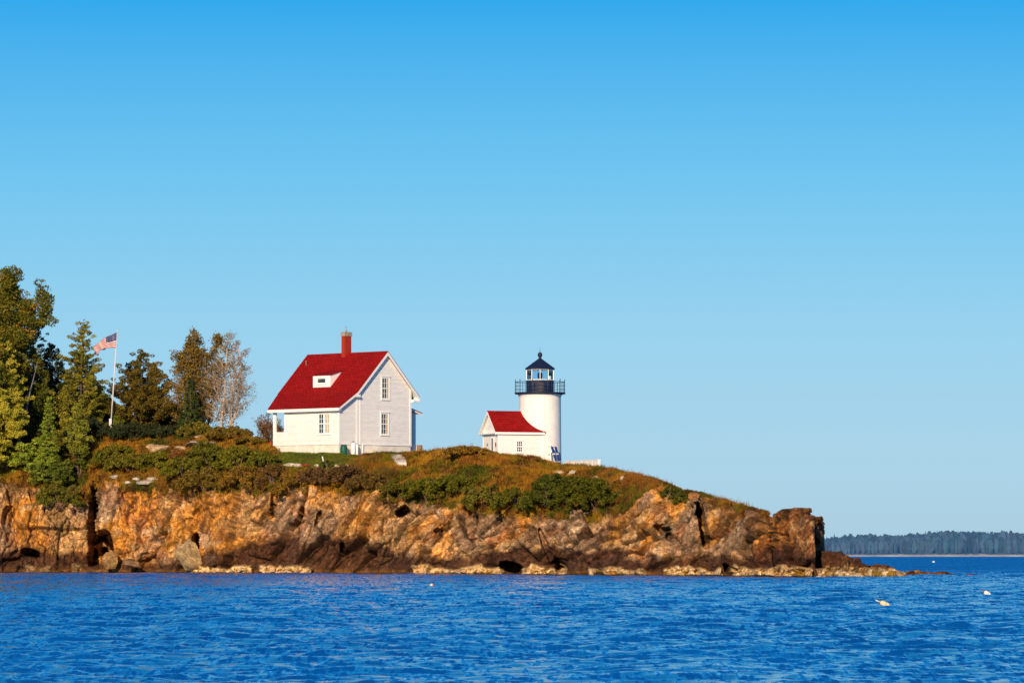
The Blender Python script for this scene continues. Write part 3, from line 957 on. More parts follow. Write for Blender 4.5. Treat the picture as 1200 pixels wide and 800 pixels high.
# trees on the left of the headland
broadleaf('broadleaf_tree', 'tallest broad dark green tree at the left edge, ragged crown against the sky', (-50.3, 408, 12.0), 17.0, 2, 11, (.05, .065, .006), (.24, .20, .018), 80, .62, .12, 5, spread=.62, accent=(.34, .19, .02), afrac=.07)
conifer('pine_tree', 'bright yellow green pine cut by the left edge, in front of the tallest tree', (-47.6, 400, 10.5), 11.6, 3.0, 12, *GOLDG, 'pine', .18, .12, 1.89)
conifer('pine_tree', 'olive green pine with ragged side limbs, left of the flag', (-41.9, 409, 10.8), 13.3, 3.6, 13, (.06, .07, .01), (.42, .35, .035), 'pine', .12, .12, 1.67, .03)
conifer('pine_tree', 'pine with needles coloured dark as shade, behind, between the tallest tree and the flag', (-44.5, 412, 11.5), 10.5, 3.4, 14, *SHADE_LEAF, 'pine', .05, .12, 2.03)
conifer('pine_tree', 'pine with needles coloured dark as shade, behind the little spruce at far left', (-49.5, 411, 11.5), 10.5, 3.8, 15, *SHADE_LEAF, 'pine', .03, .12, 2.03)
conifer('pine_tree', 'low dark pine in the gap under the flag', (-40.0, 414, 11.5), 6.2, 3.0, 17, *SHADE_LEAF, 'pine', .03, .12, 1.89)
slender('leaning_tree', 'bare grey leaning trunk in the dark among the trees', (-46.9, 401.2, 10.3), 9.5, [(.22, .02, 1.0)], 18, (.02, .03, .01), (.04, .05, .02), 'greybark', 0, nb=6, reach=1.2, start=.5, tr=.13)
conifer('pine_tree', 'mid green pine standing between the tallest tree and the olive pine, lit on its left', (-45.6, 407, 10.8), 10.6, 2.9, 74, (.04, .055, .01), (.24, .22, .02), 'pine', .15, .12, 1.9, tuft=1.2)
conifer('pine_tree', 'small yellow green pine low at the left edge under the bright one', (-48.8, 398.5, 9.6), 6.0, 2.2, 75, GOLDG[0], GOLDG[1], 'pine', .1, .12, 1.7, tuft=1.1)
conifer('pine_tree', 'dark pine deepest in the grove, straight behind the leaning grey trunk', (-46.6, 415, 11.5), 12.0, 4.2, 71, *SHADE_LEAF, 'pine', .02, .12, 1.89)
conifer('pine_tree', 'dark pine deepest in the grove, behind the olive pine left of the flag', (-42.2, 415, 11.5), 10.0, 4.0, 72, *SHADE_LEAF, 'pine', .02, .12, 1.89)
conifer('pine_tree', 'low added pine, needles coloured dark as shade, at the foot of the flagpole', (-38.4, 414, 11.4), 4.4, 3.0, 73, *SHADE_LEAF, 'pine', .02, .12, 1.89)
conifer('spruce_tree', 'small pointed bright green spruce, narrow and neatly conical', (-43.4, 398.5, 8.6), 7.8, 1.75, 19, *SPRUCE, 'spruce', .02, .10, 1.5)
conifer('pine_tree', 'young yellow green pine right of the pointed spruce', (-40.7, 400, 9.8), 6.0, 1.45, 20, (.14, .17, .015), (.42, .38, .04), 'pine', .25, .11, 1.0)
conifer('pine_tree', 'broad dark olive pine just right of the flagpole', (-35.6, 412, 11.8), 9.4, 4.2, 21, (.035, .042, .010), (.26, .16, .015), 'pine', .12, .12, 3.04, rmul=lambda t: 1.12 if t < .5 else 1.0, tuft=1.3)
conifer('pine_tree', 'low dark pine between the broad olive pine and the fir', (-32.7, 411, 11.2), 5.0, 2.6, 22, (.03, .035, .012), (.10, .075, .015), 'pine', .03, .12, 1.89)
conifer('fir_tree', 'dense mid green fir under the brownish birch', (-30.6, 405.5, 11.2), 7.2, 2.4, 23, (.03, .055, .012), (.10, .12, .02), 'spruce', .02, .12, 1.3)
slender('birch_tree', 'brownish birch clump with thin autumn leaves behind the fir', (-29.9, 409, 12.0), 10.8, [(-.24, 0, .80), (-.14, .03, .90), (-.05, .05, .97), (.06, 0, .95)], 24, (.10, .07, .012), (.34, .20, .03), 'twig', 7, .65, .10, .36, .15, 3.3, 32)
slender('birch_tree', 'bare birch with pale trunks and fine twigs left of the house', (-27.4, 404.5, 12.0), 10.3, [(.03, 0, 1.0), (.12, .03, .93), (.24, .02, .72)], 25, (.18, .11, .03), (.36, .21, .06), 'birch', 3, .25, .07, .3, .22, 3.0, 32, .12)
broadleaf('bare_shrub', 'leafless reddish brown shrub beside the porch corner', (-23.2, 403.5, 11.2), 4.3, 4, 26, (.12, .06, .02), (.26, .12, .04), 6, .25, .08, 4, bark='twig', spread=.5, keep=.4, minr=.008, cat='shrub')
conifer('pine_sapling', 'tiny bright green pine sapling in the shade below the flagpole', at(137, 408), 1.6, .55, 27, (.10, .13, .01), (.25, .26, .03), 'pine', .1, .10, .8)

# shrubs one can tell apart
S = shrub
G1, G2 = (.08, .085, .005), (.25, .21, .014)
R1, R2 = (.12, .075, .008), (.34, .17, .018)
D1, D2 = (.045, .055, .003), (.14, .13, .007)
S('green juniper like shrub at the far left edge above the rocks', 6, 552, 4.2, 3.0, 31, G1, G2)
S('bright green shrub under the pointed spruce', 38, 556, 4.6, 3.4, 32, *SPRUCE)
S('green shrub in front of the spruce spilling towards the cliff', 62, 566, 4.4, 3.2, 33, (.05, .08, .01), (.17, .18, .02))
S('lowest green shrub hanging over the left cliff edge', 70, 596, 4.6, 2.9, 34, (.06, .075, .008), (.21, .17, .015))
S('dark green shrub at the left lip of the cleft', 92, 560, 2.6, 3.4, 35, D1, (.12, .13, .012))
S('olive shrub below the lowest pines by the cleft', 86, 532, 2.4, 2.2, 36, (.07, .09, .01), (.22, .2, .02))
S('low olive shrub on the bank right of the cleft', 124, 548, 3.6, 1.8, 37, G1, (.22, .17, .015))
S('wide low olive shrub above the white ledge stones', 153, 552, 5.0, 1.8, 38, G1, (.22, .17, .015))
S('olive shrub on the bank between the white ledge stones and the smooth boulder', 182, 548, 4.0, 1.5, 87, G1, (.24, .20, .015))
S('low golden green shrub right below the dark bushes under the pole', 136, 534, 3.8, 1.2, 88, G1, (.26, .2, .015))
S('reddish shrub below the big smooth boulder', 208, 541, 2.2, 1.2, 39, (.13, .05, .012), (.3, .12, .02))
S('dense green shrub left end of the big thicket', 216, 560, 4.6, 2.5, 40, G1, G2)
S('tall green shrub in the middle of the big thicket', 245, 550, 4.8, 2.9, 41, G1, (.19, .16, .015))
S('rusty green shrub at the lower edge of the big thicket', 240, 574, 5.0, 2.2, 42, R1, (.22, .14, .016))
S('green shrub of the big thicket nearest the red bin', 281, 549, 4.6, 2.4, 43, G1, G2)
S('round green shrub of the thicket left of the lawn', 310, 553, 3.6, 2.0, 44, G1, (.18, .16, .014))
S('rusty shrub low in the thicket below the lawn corner', 285, 574, 4.8, 2.4, 45, R1, R2)
S('brown twiggy shrub between thicket and lawn edging', 320, 568, 3.2, 2.0, 46, (.08, .045, .012), (.22, .11, .02), twiggy=True)
S('hanging rusty shrub right of the thicket over the cliff', 345, 580, 3.6, 2.3, 47, R1, R2)
S('small dark green bush at the lawn edging by the white stake', 384, 549, 1.3, .75, 48, D1, (.10, .11, .01))
S('purplish brown shrub below the lawn edging, left one', 375, 566, 4.6, 1.5, 49, (.08, .045, .018), (.22, .11, .03), twiggy=True)
S('purplish brown shrub in the middle below the lawn', 405, 566, 4.6, 1.7, 50, (.08, .045, .018), (.20, .10, .03), twiggy=True)
S('brown shrub below the green barrel on the cliff edge', 432, 574, 4.2, 1.6, 51, (.08, .05, .014), (.21, .12, .02), twiggy=True)
S('olive shrub at the notch below the concrete apron', 470, 585, 4.6, 1.9, 52, G1, (.18, .13, .012))
S('deep green shrub right of the notch', 500, 583, 4.4, 1.9, 53, G1, (.18, .16, .01))
S('dark green shrub under the skyline left of the workroom', 535, 578, 4.8, 1.9, 54, G1, (.17, .15, .01))
S('yellowish shrub on the edge below the workroom', 568, 594, 4.0, 1.9, 55, (.08, .08, .01), (.24, .19, .02))
S('olive shrub on the edge straight below the tower', 605, 596, 4.2, 1.9, 56, G1, (.16, .14, .012))
S('dark green shrub joined to the left of the biggest one', 645, 600, 4.6, 2.5, 57, D1, (.12, .12, .01))
S('deep green shrub on the slope above the biggest pair', 655, 577, 4.4, 1.7, 58, D1, (.10, .11, .01))
S('biggest rounded dark green shrub above the rocks', 700, 601, 5.2, 3.0, 59, D1, D2)
S('second rounded dark shrub behind the biggest one', 684, 588, 4.2, 2.3, 60, D1, D2)
S('little dark green shrub on the right skyline', 787, 582, 1.9, .9, 61, D1, (.09, .10, .01))
S('low shrub tucked beside the skyline shrub', 797, 586, 1.7, .7, 62, D1, (.10, .10, .01))
S('low green shrub on the skyline left of the orange boulder', 801, 590, 1.6, .6, 63, G1, G2)
S('low brown shrub on the highest knoll left of the workroom', 548, 532, 4.0, .7, 64, R1, R2)
S('small rusty bush against the workroom foot', 622, 543, 1.2, .7, 65, (.12, .05, .012), (.28, .11, .02))
S('added bush coloured dark as shade under the olive pine left of the pole', 104, 517, 3.6, 2.4, 81, SHADE_LEAF[0], SHADE_LEAF[1])  # this and the next dark bushes are added to fill the trees' shade
S('added bush coloured dark as shade directly below the pole footing', 133, 514, 3.4, 1.5, 82, SHADE_LEAF[0], SHADE_LEAF[1])
S('added bush coloured dark as shade right of the pole, above the smooth boulder', 158, 515, 4.2, 1.7, 83, SHADE_LEAF[0], SHADE_LEAF[1])
S('added bush coloured dark as shade between the smooth boulder and the fir', 190, 514, 4.0, 1.6, 84, SHADE_LEAF[0], (.07, .07, .018))
S('added bush coloured dark as shade at the far left under the yellow green pine', 12, 528, 4.6, 2.6, 85, SHADE_LEAF[0], SHADE_LEAF[1])
S('added bush coloured dark as shade low right of the pointed spruce', 88, 522, 3.0, 2.0, 86, SHADE_LEAF[0], SHADE_LEAF[1])
S('tawny shrub on the knoll below the bare birch', 268, 513, 4.4, 1.2, 66, R1, (.25, .16, .018))
S('golden shrub on the knoll below the fir', 232, 511, 4.0, 1.4, 67, (.09, .08, .01), (.26, .19, .02))
S('tawny shrub on the knoll beside the porch', 294, 520, 3.0, .7, 68, R1, (.24, .15, .018))

# ------------------------------------------------------------------ ground cover
def tufts(name, n, rows, pxr, seed, hmin, hmax, colfn, per=6, rockmax=.5, wid=.018, where=None):
    rng = np.random.default_rng(seed)
    jj = np.where((cols > pxr[0]) & (cols < pxr[1]))[0]
    r_ = rng.uniform(rows[0], rows[1] - 1.01, n); c_ = rng.choice(jj[:-1], n)
    ri = r_.astype(int); fr = (r_ - ri)[:, None]
    ok = ROCK[ri, c_] < rockmax
    base = PG[ri, c_] * (1 - fr) + PG[ri + 1, c_] * fr
    base = base + (PG[ri, c_ + 1] - PG[ri, c_]) * rng.uniform(0, 1, n)[:, None]
    if where is not None: ok &= where(base)
    base = base[ok]; n = len(base)
    cc = colfn(base)
    hv = (hmin + (hmax - hmin) * np.clip(.5 + fbm(base * .7, 77, 3), 0, 1))
    px_ = 600 + base[:, 0] * F / base[:, 1]
    hv = np.where((px_ > 322) & (px_ < 425) & (base[:, 2] > 9.2), hv * .3, hv)
    b = np.repeat(base, per, 0); h = np.repeat(hv, per) * rng.uniform(.5, 1.2, n * per)
    m = len(b)
    b = b + np.stack([rng.normal(0, .09, m), rng.normal(0, .09, m), np.full(m, -.03)], 1)
    a = rng.uniform(0, 3.1416, m)
    side = np.stack([np.cos(a), np.sin(a), 0 * a], 1) * (wid * rng.uniform(.7, 1.6, m) * (1 + h))[:, None]
    tip = b + np.stack([rng.normal(.03, .28, m) * h, rng.normal(0, .25, m) * h, h], 1)
    V = np.stack([b - side, b + side, tip], 1).reshape(-1, 3)
    c = np.repeat(cc, per, 0) * rng.uniform(.65, 1.45, m)[:, None]
    o = link(name, npmesh(name, V, np.arange(3 * m).reshape(-1, 3), np.repeat(c, 3, 0)), M['grass'])
    tag(o, kind='stuff')
    return o

o = tufts('grass', 62000, (HG_r0 - 6, HG_r1 + 3), (-20, 905), 1, .16, .5, vegcol, 6)
tag(o, 'rough olive and rust coloured grass covering the slope', 'grass')


def lumpcol(P):
    return vegcol(P) * .9


def lowbrush():
    rng = np.random.default_rng(9)
    n = 15000
    jj = np.where((cols > -20) & (cols < 890))[0]
    ri = rng.integers(HG_r0 - 4, HG_r1, n); c_ = rng.choice(jj, n)
    base = PG[ri, c_]
    ok = (ROCK[ri, c_] < .4) & (fbm(base * .35 + 12, 140, 3) > -.12)
    px_ = 600 + base[:, 0] * F / base[:, 1]
    ok &= ~((px_ > 322) & (px_ < 430) & (base[:, 2] > 9.1))
    ok &= ~((px_ > 560) & (px_ < 720) & (ri > HG_r1 - 6))
    base = base[ok]
    rs = rng.uniform(.12, .34, len(base))
    p, idx = clumps(base + np.array([0, 0, .08]), rs, 30, rng, .75)
    V, Fc = leaves(p, .075, .6, rng=rng)
    c = vegcol(base)[idx] * (rng.uniform(.5, 1.3, len(p)) * rng.uniform(.45, 1.25, len(base))[idx])[:, None]
    o = link('low_brush', npmesh('low_brush', V, Fc, np.repeat(c, 4, 0)), M['leaf'])
    tag(o, 'low heath and brush mixed into the grass of the slope', 'ground cover', kind='stuff')
lowbrush()


def crestweeds():
    """tall thin stalks that break the skyline"""
    rng = np.random.default_rng(3)
    V = []; c = []
    for _ in range(900):
        px = rng.choice([rng.uniform(480, 565), rng.uniform(660, 900), rng.uniform(690, 790), rng.uniform(820, 880)])
        d = float(interp(px, DK)) - rng.uniform(-.5, 1.5)
        g = at(px, d)
        h = rng.uniform(.15, .5) * (1.5 if rng.uniform() < .15 else 1)
        b = np.array(g) - np.array([0, 0, .05]); t = b + np.array([rng.normal(.02, .1), 0, h])
        w = .014
        V += [b - [w, 0, 0], b + [w, 0, 0], t + [w * .6, 0, 0], t - [w * .6, 0, 0]]
        cc = np.array([.22, .11, .02]) * rng.uniform(.6, 1.3); c += [cc] * 4
    V = np.array(V)
    o = link('tall_weeds', npmesh('tall_weeds', V, np.arange(len(V)).reshape(-1, 4), np.array(c)), M['grass'])
    tag(o, 'thin dry stalks standing along the skyline of the slope', 'weeds', kind='stuff')
crestweeds()

# ------------------------------------------------------------------ the keeper's house
HA = rad(43)
HB = ZY(533, 392)       # ground level at the near corner
house = thing('keepers_house', 'white clapboard house with steep red roof, brick chimney and small dormer', 'house', (-14.03, 392, HB), -HA)


def hz(z): return z - HB
RIDGE = hz(20.46); VR = 3.4; SL = .977
def rz_(v): return RIDGE - SL * abs(v - VR)
EV = hz(16.6); EF = hz(15.08)
T = 1.06      # top of the foundation
UL, UE = -9.7, -8.7
# main body: pentagon prism
mb = MB()
mb.prism([(0, 0, T), (0, 6.8, T), (0, 6.8, rz_(6.8) - .18), (0, VR, RIDGE - .18), (0, 0, rz_(0) - .18)], (UL, 0, 0))
wall = mb.build('wall', M['siding'], house)
# lean-to: front wall with porch opening, right side wall, left end posts
ZT = EF + .18
mb = MB()
y0, y1 = -2.6, -2.46
OA, OB, OZ0, OZ1 = -8.35, -7.2, hz(13.0), hz(14.85)
mb.box(OB, 0, y0, y1, T, ZT); mb.box(UE, OB, y0, y1, T, OZ0); mb.box(UE, OA, y0, y1, OZ0, ZT); mb.box(OA, OB, y0, y1, OZ1, ZT)
mb.prism([(0, y1, T), (0, -.002, T), (0, -.002, rz_(0) - .75), (0, y1, ZT + .05)], (-.14, 0, 0))
mb.prism([(UE, y1, T), (UE, -.002, T), (UE, -.002, OZ0), (UE, y1, OZ0)], (.12, 0, 0))
mb.prism([(UE, y1, OZ1), (UE, -.002, OZ1), (UE, -.002, rz_(0) - .75), (UE, y1, ZT)], (.12, 0, 0))
mb.box(UE, UE + .12, -.35, -.002, OZ0, OZ1)
mb.box(-7.0, -6.9, y1, -.002, T, ZT)      # inner wall of the porch
mb.box(UE + .12, -7.0, y1, -.002, T + .02, T + .1)
mb.build('wall', M['siding'], house)
# foundation, slightly set in
mb = MB()
mb.box(UL + .04, -.04, .0, 6.76, -2.2, T - .002)
mb.box(UE + .04, -.04, y0 + .04, -.003, -2.2, T - .002)
mb.build('foundation', M['found'], house)
# white trim: water table, corner boards, frieze, rakes and fascias
mb = MB()
e = .035
mb.box(-.02, e, -.05, 6.86, T - .12, T + .02)
mb.box(UE - e, e + .01, y0 - e, y0 + .002, T - .12, T + .02)
mb.box(-.021, e, y0 + .002, -.051, T - .12, T + .02)
for (v0, v1, zt) in ((0, .22, rz_(0) - .25), (6.6, 6.83, rz_(6.6) - .3), (y0 - e, y0 + .2, ZT - .05), (-.42, -.16, rz_(0) - 1.1)):
    mb.box(-.02, e - .008, v0, v1, T + .021, zt)
for (u0, u1) in ((-.2, -.022), (UE, UE + .2), (OB, OB + .16), (OA - .12, OA)):
    mb.box(u0, u1, y0 - e + .01, y0 + .003, T + .021, ZT - .05)
mb.box(UL, -.022, -.003 - .03, -.004, T + 4.2, rz_(0) - .2)
for u in (-7.9, -5.6, -3.1):
    mb.box(u, u + .05, y0 - .0, y0 + .045, -1.5, T - .12)
mb.box(e - .02, e + .07, 0.35, .44, -1.4, T - .1)
mb.build('corner_board', M['trim'], house)
OV = .35
mb = MB()
th = .17
def slab(mb, poly, t):
    """poly on the roof surface, given thickness downwards"""
    return mb.prism([(x, y, z - t) for x, y, z in poly], (0, 0, t))
# roof: far slope, near slope, lean-to slope
roof = MB()
TT = .09
slab(roof, [(OV, VR, RIDGE), (-10.3, VR, RIDGE), (-10.3, 7.62, rz_(7.62)), (OV, 7.62, rz_(7.62))], TT)
slab(roof, [(OV, VR, RIDGE), (OV, -.52, rz_(-.52)), (-10.3, -.52, rz_(-.52)), (-10.3, VR, RIDGE)], TT)
slab(roof, [(OV, -.5, rz_(-.5) + .0), (OV, -3.04, EF), (-9.05, -3.04, EF), (-10.25, -.5, rz_(-.5) + .0)], TT)
rf = roof.build('roof', M['roof'], house)
mb = MB()
for uu in (OV - .03, -10.3 + .0):
    for (va, vb) in ((VR, 7.62), (VR, -.52)):
        za, zb = rz_(va) - TT - .003, rz_(vb) - TT - .003
        mb.prism([(uu, va, za), (uu, vb, zb), (uu, vb, zb - .28), (uu, va, za - .32)], (.045 if uu > 0 else -.03, 0, 0))
        # soffit
    mb.prism([(uu, 7.62, rz_(7.62) - TT - .2), (uu, 6.8, rz_(7.62) - TT - .2), (uu, 6.8, rz_(7.62) - TT - .42), (uu, 7.62, rz_(7.62) - TT - .42)], (-.5 if uu > 0 else .3, 0, 0))
for (ua, ub) in ((.002, OV - .035), (-10.29, UL - .002)):
    for (va, vb) in ((VR, 7.6), (VR, -.5)):
        za, zb = rz_(va) - TT - .004, rz_(vb) - TT - .004
        mb.prism([(ua, va, za - .02), (ua, vb, zb - .02), (ub, vb, zb - .02), (ub, va, za - .02)], (0, 0, .016))
mb.prism([(-.002, 6.82, rz_(6.82) - TT - .024), (-.002, 7.59, rz_(7.59) - TT - .024), (UL, 7.59, rz_(7.59) - TT - .024), (UL, 6.82, rz_(6.82) - TT - .024)], (0, 0, .016))
za, zb = rz_(-.5) - TT - .004, EF - TT - .004
mb.prism([(OV - .03, -.5, za), (OV - .03, -3.04, zb), (OV - .03, -3.04, zb - .2), (OV - .03, -.5, za - .22)], (.045, 0, 0))
mb.box(-10.2, OV, -.56, -.53, rz_(-.52) - TT - .18, rz_(-.52) - TT - .004) if False else None
mb.box(-9.03, OV + .014, -3.06, -3.02, EF - TT - .2, EF - .02)
mb.box(-9.0, OV - .04, -3.02, -2.61, EF - TT - .2, EF - TT - .16)
mb.box(-10.25, OV - .04, 7.6, 7.64, rz_(7.62) - .3, rz_(7.62) - .04)
mb.box(0.0, OV - .04, 6.83, 7.6, rz_(7.62) - TT - .24, rz_(7.62) - TT - .205)
# eave return where the two slopes meet
mb.box(.0, OV + .02, -.75, -.18, rz_(-.5) - .55, rz_(-.5) - .33)
mb.build('rake_board', M['trim'], house)


def window(parent, plane, c, a0, a1, z0, z1, cols_=2, rows_=4, trim=.12, curtain=0.0, double=False):
    """plane 'u' (gable wall, faces +u) or 'v' (front, faces -v); c = wall coordinate"""
    def B(mb, p0, p1, q0, q1, d0, d1):
        if plane == 'u': mb.box(c + d0, c + d1, p0, p1, q0, q1)
        else: mb.box(p0, p1, c - d1, c - d0, q0, q1)
    fr = MB()
    B(fr, a0 - trim, a0, z0 - trim, z1 + trim, .002, .05); B(fr, a1, a1 + trim, z0 - trim, z1 + trim, .002, .05)
    B(fr, a0, a1, z1, z1 + trim, .003, .048); B(fr, a0, a1, z0 - trim, z0, .003, .048)
    B(fr, a0 - trim - .06, a1 + trim + .06, z1 + trim, z1 + trim + .05, .002, .10)
    B(fr, a0 - trim - .05, a1 + trim + .05, z0 - trim - .05, z0 - trim, .002, .09)
    w = fr.build('window', M['trim'], parent)
    secs = [(a0, a1)] if not double else [(a0, (a0 + a1) / 2 - .08), ((a0 + a1) / 2 + .08, a1)]
    if double:
        m2 = MB(); B(m2, secs[0][1], secs[1][0], z0, z1, .003, .045); m2.build('mullion', M['trim'], w)
    g = MB(); B(g, a0, a1, z0, z1, .003, .012); g.build('pane', M['glass'], w)
    for s0, s1 in secs:
        mu = MB()
        for k in range(1, cols_):
            p = s0 + (s1 - s0) * k / cols_; B(mu, p - .022, p + .022, z0, z1, .0125, .03)
        for k in range(1, rows_):
            q = z0 + (z1 - z0) * k / rows_; hh = .045 if k == rows_ // 2 else .018
            B(mu, s0, s1, q - hh, q + hh, .0125, .028 if k != rows_ // 2 else .034)
        B(mu, s0, s0 + .04, z0, z1, .013, .032); B(mu, s1 - .04, s1, z0, z1, .013, .032)
        B(mu, s0, s1, z0, z0 + .025, .0131, .031); B(mu, s0, s1, z1 - .025, z1, .0131, .031)
        mu.build('muntin', M['trim'], w)
    if curtain:
        cu = MB(); s0, s1 = secs[-1]
        B(cu, s1 - (s1 - s0) * curtain, s1 - .04, z0 + .02, z1 - .02, .0122, .0135); cu.build('curtain', M['curtain'], w)
    return w

window(house, 'u', 0, 2.95, 3.85, hz(16.08), hz(17.95), 3, 4, curtain=.38)
window(house, 'u', 0, 2.85, 3.75, hz(12.8), hz(14.65), 3, 4, curtain=.38)
window(house, 'v', y0, -2.62, -1.22, hz(12.78), hz(14.55), 2, 4, curtain=.9, double=True)
# dormer
dm = MB()
DZ0, DZ1 = rz_(0) - .02, hz(18.24)
dm.prism([(-3.8, 0.02, DZ0), (-3.8, .02, DZ1), (-3.8, 1.5, rz_(1.5) + .03), (-3.8, 1.5, rz_(1.5) - .3)], (-2.3, 0, 0))
dorm = dm.build('dormer', M['trim'], house)
mb = MB(); slab(mb, [(-3.68, -.1, DZ1 + .06), (-6.22, -.1, DZ1 + .06), (-6.22, 1.6, rz_(1.6) + .06), (-3.68, 1.6, rz_(1.6) + .06)], .05); mb.build('dormer_roof', M['roof'], dorm)
window(dorm, 'v', .02, -5.5, -4.4, DZ0 + .42, DZ0 + .84, 1, 1, .07)
# chimney
mb = MB(); mb.box(-5.32, -4.9, VR - .44, VR + .44, RIDGE - .6, hz(22.25)); ch = mb.build('chimney', M['brick'], house)
mb = MB(); mb.box(-5.38, -4.84, VR - .5, VR + .5, hz(22.0), hz(22.32)); mb.box(-5.34, -4.88, VR - .46, VR + .46, hz(22.321), hz(22.4)); mb.build('chimney_cap', M['cap'], ch)
mb = MB(); mb.tube([(-5.1, VR, hz(22.38)), (-5.13, VR, hz(22.7)), (-5.2, VR - .02, hz(22.92))], [.07, .06, .05], 10); mb.build('flue_pipe', M['metal'], ch)
mb = MB(); vv = 2.3; mb.tube([(-10.05 + .7, vv, rz_(vv) - .05), (-9.35, vv, rz_(vv) + .32)], .06, 10); mb.tube([(-9.35, vv, rz_(vv) + .3), (-9.35, vv, rz_(vv) + .4)], .1, 10); mb.build('roof_vent', M['wood'], rf)
# rear porch, in the shade of the house
mb = MB()
mb.box(-4.2, -1.0, 6.81, 8.45, -1.2, hz(14.95)); mb.box(-3.8, -.9, 8.452, 9.0, -1.2, 1.05); mb.build('rear_porch', M['siding'], house)
mb = MB(); slab(mb, [(-.75, 6.81, hz(15.55)), (-.75, 9.1, hz(14.9)), (-4.4, 9.1, hz(14.9)), (-4.4, 6.81, hz(15.55))], .1); mb.build('porch_roof', M['roof'], house)
mb = MB(); mb.prism([(-.76, 6.83, hz(15.44)), (-.76, 9.1, hz(14.79)), (-.76, 9.1, hz(14.65)), (-.76, 6.83, hz(15.3))], (.03, 0, 0)); mb.build('porch_fascia', M['trim'], house)


def hl(u, v, z=0.0):
    """house coordinates to the world"""
    c, s = math.cos(HA), math.sin(HA)
    return (-14.03 + u * c + v * s, 392 - u * s + v * c, HB + z)

# things around the house
p = hl(.35, -2.35, -.05)
b = thing('barrel', 'dark green plastic barrel against the corner of the lean-to', 'barrel', (p[0], p[1], p[2]))
mb = MB(); mb.lathe([(.24, 0), (.30, .03), (.33, .25), (.34, .45), (.33, .65), (.30, .82), (.27, .86)], 20); mb.build('body', M['green'], b)
mb = MB()
for z in (.28, .58): mb.lathe([(.33, z), (.352, z + .015), (.352, z + .045), (.33, z + .06)], 20)
mb.build('hoop', M['green'], b)
mb = MB(); mb.lathe([(.285, .86), (.29, .90), (.10, .93), (0, .93)], 20); mb.build('lid', M['dark'], b)
p = hl(.42, -1.2, -.15)
b = thing('gas_tank', 'tall white gas cylinder standing beside the house wall', 'gas cylinder', p)
mb = MB(); mb.lathe([(.17, 0), (.2, .06), (.2, 1.05), (.15, 1.2), (.06, 1.27)], 18); mb.build('body', M['trim'], b)
mb = MB(); mb.lathe([(.06, 1.27), (.1, 1.28), (.1, 1.4), (.03, 1.42)], 12); mb.tube([(-.35, .0, 1.33), (.0, .0, 1.33)], .02, 6); mb.build('valve', M['metal'], b)
p = hl(.42, -.75, -.15)
b = thing('gas_tank', 'shorter white gas cylinder right of the tall one', 'gas cylinder', p)
mb = MB(); mb.lathe([(.12, 0), (.15, .06), (.15, .95), (.11, 1.08), (.05, 1.13)], 18); mb.build('body', M['trim'], b)
mb = MB(); mb.lathe([(.05, 1.13), (.07, 1.14), (.07, 1.2), (.02, 1.22)], 12); mb.build('valve', M['metal'], b)
p = W(316.5, 525.5, 397.5)
b = thing('storage_bin', 'red wooden bin left of the porch corner', 'bin', p, -.5)
mb = MB(); mb.box(-.32, .32, -.25, .25, 0, .58); mb.build('body', M['red'], b, .02)
mb = MB(); mb.prism([(-.36, -.3, .585), (-.36, .3, .585), (-.36, .3, .66), (-.36, -.3, .62)], (.72, 0, 0)); mb.build('lid', M['red'], b)
mb = MB(); mb.box(-.1, .08, -.262, -.252, .12, .42); mb.build('label_plate', M['cream'], b)
p = W(324, 531, 393.8)
b = thing('meter_box', 'small grey metal box at the foot of the porch corner', 'box', p, -HA)
mb = MB(); mb.box(-.16, .16, -.12, .12, 0, .42); mb.build('body', M['metal'], b, .015)
mb = MB(); mb.box(.24, .42, -.1, .1, 0, .5); mb.build('side_box', M['cap'], b, .015)
L = onslope(378.5, 546)
b = thing('stake', 'short crooked white stake standing in the lawn', 'stake', L)
mb = MB(); mb.tube([(0, 0, -.3), (.03, 0, .25), (0, 0, .55), (-.06, 0, .84)], [.055, .055, .05, .05], 7); mb.build('post', M['trim'], b)
mb = MB(); mb.tube([(-.06, 0, .84), (-.06, 0, .88)], .062, 7); mb.build('cap', M['trim'], b)
p = W(491.3, 532.5, 399)
b = thing('barrel', 'brown wooden barrel with pale bands right of the rear porch', 'barrel', p)
mb = MB(); mb.lathe([(.24, 0), (.28, .2), (.30, .45), (.28, .7), (.25, .9), (.0, .9)], 18); mb.build('body', M['wood'], b)
mb = MB()
for z in (.12, .36, .6, .8): mb.lathe([(.28, z), (.315, z), (.315, z + .07), (.28, z + .07)], 18)
mb.build('band', M['cap'], b)
# pale concrete apron running down from the gable wall
L0 = np.array(hl(.25, 2.4, .5)); L1 = np.array(onslope(471, 547)) + np.array([0, -.3, .42])
mb = MB(); a_ = Vector(L0); c_ = Vector(L1); dv_ = (c_ - a_)
side = dv_.cross(Vector((0, 0, 1))).normalized()
prev = None; vs = []
for k in range(9):
    t = k / 8
    q = a_.lerp(c_, t); q.z = max(q.z, ground(600 + q.x * F / q.y, q.y) + .22) + .03 * math.sin(t * 9)
    w = .75 - .3 * t + .08 * math.sin(k * 2.1)
    vs += [q - side * w, q + side * w, q + side * w - Vector((0, 0, .6)), q - side * w - Vector((0, 0, .6))]
fs = [(0, 1, 2, 3), (32, 35, 34, 33)]
for k in range(8):
    for j in range(4):
        fs.append((k * 4 + j, k * 4 + (j + 1) % 4, (k + 1) * 4 + (j + 1) % 4, (k + 1) * 4 + j))
o = mb.add(vs, fs).build('concrete_apron', M['conc'])
tag(o, 'whitish concrete apron running down the grass from the gable wall', 'apron')

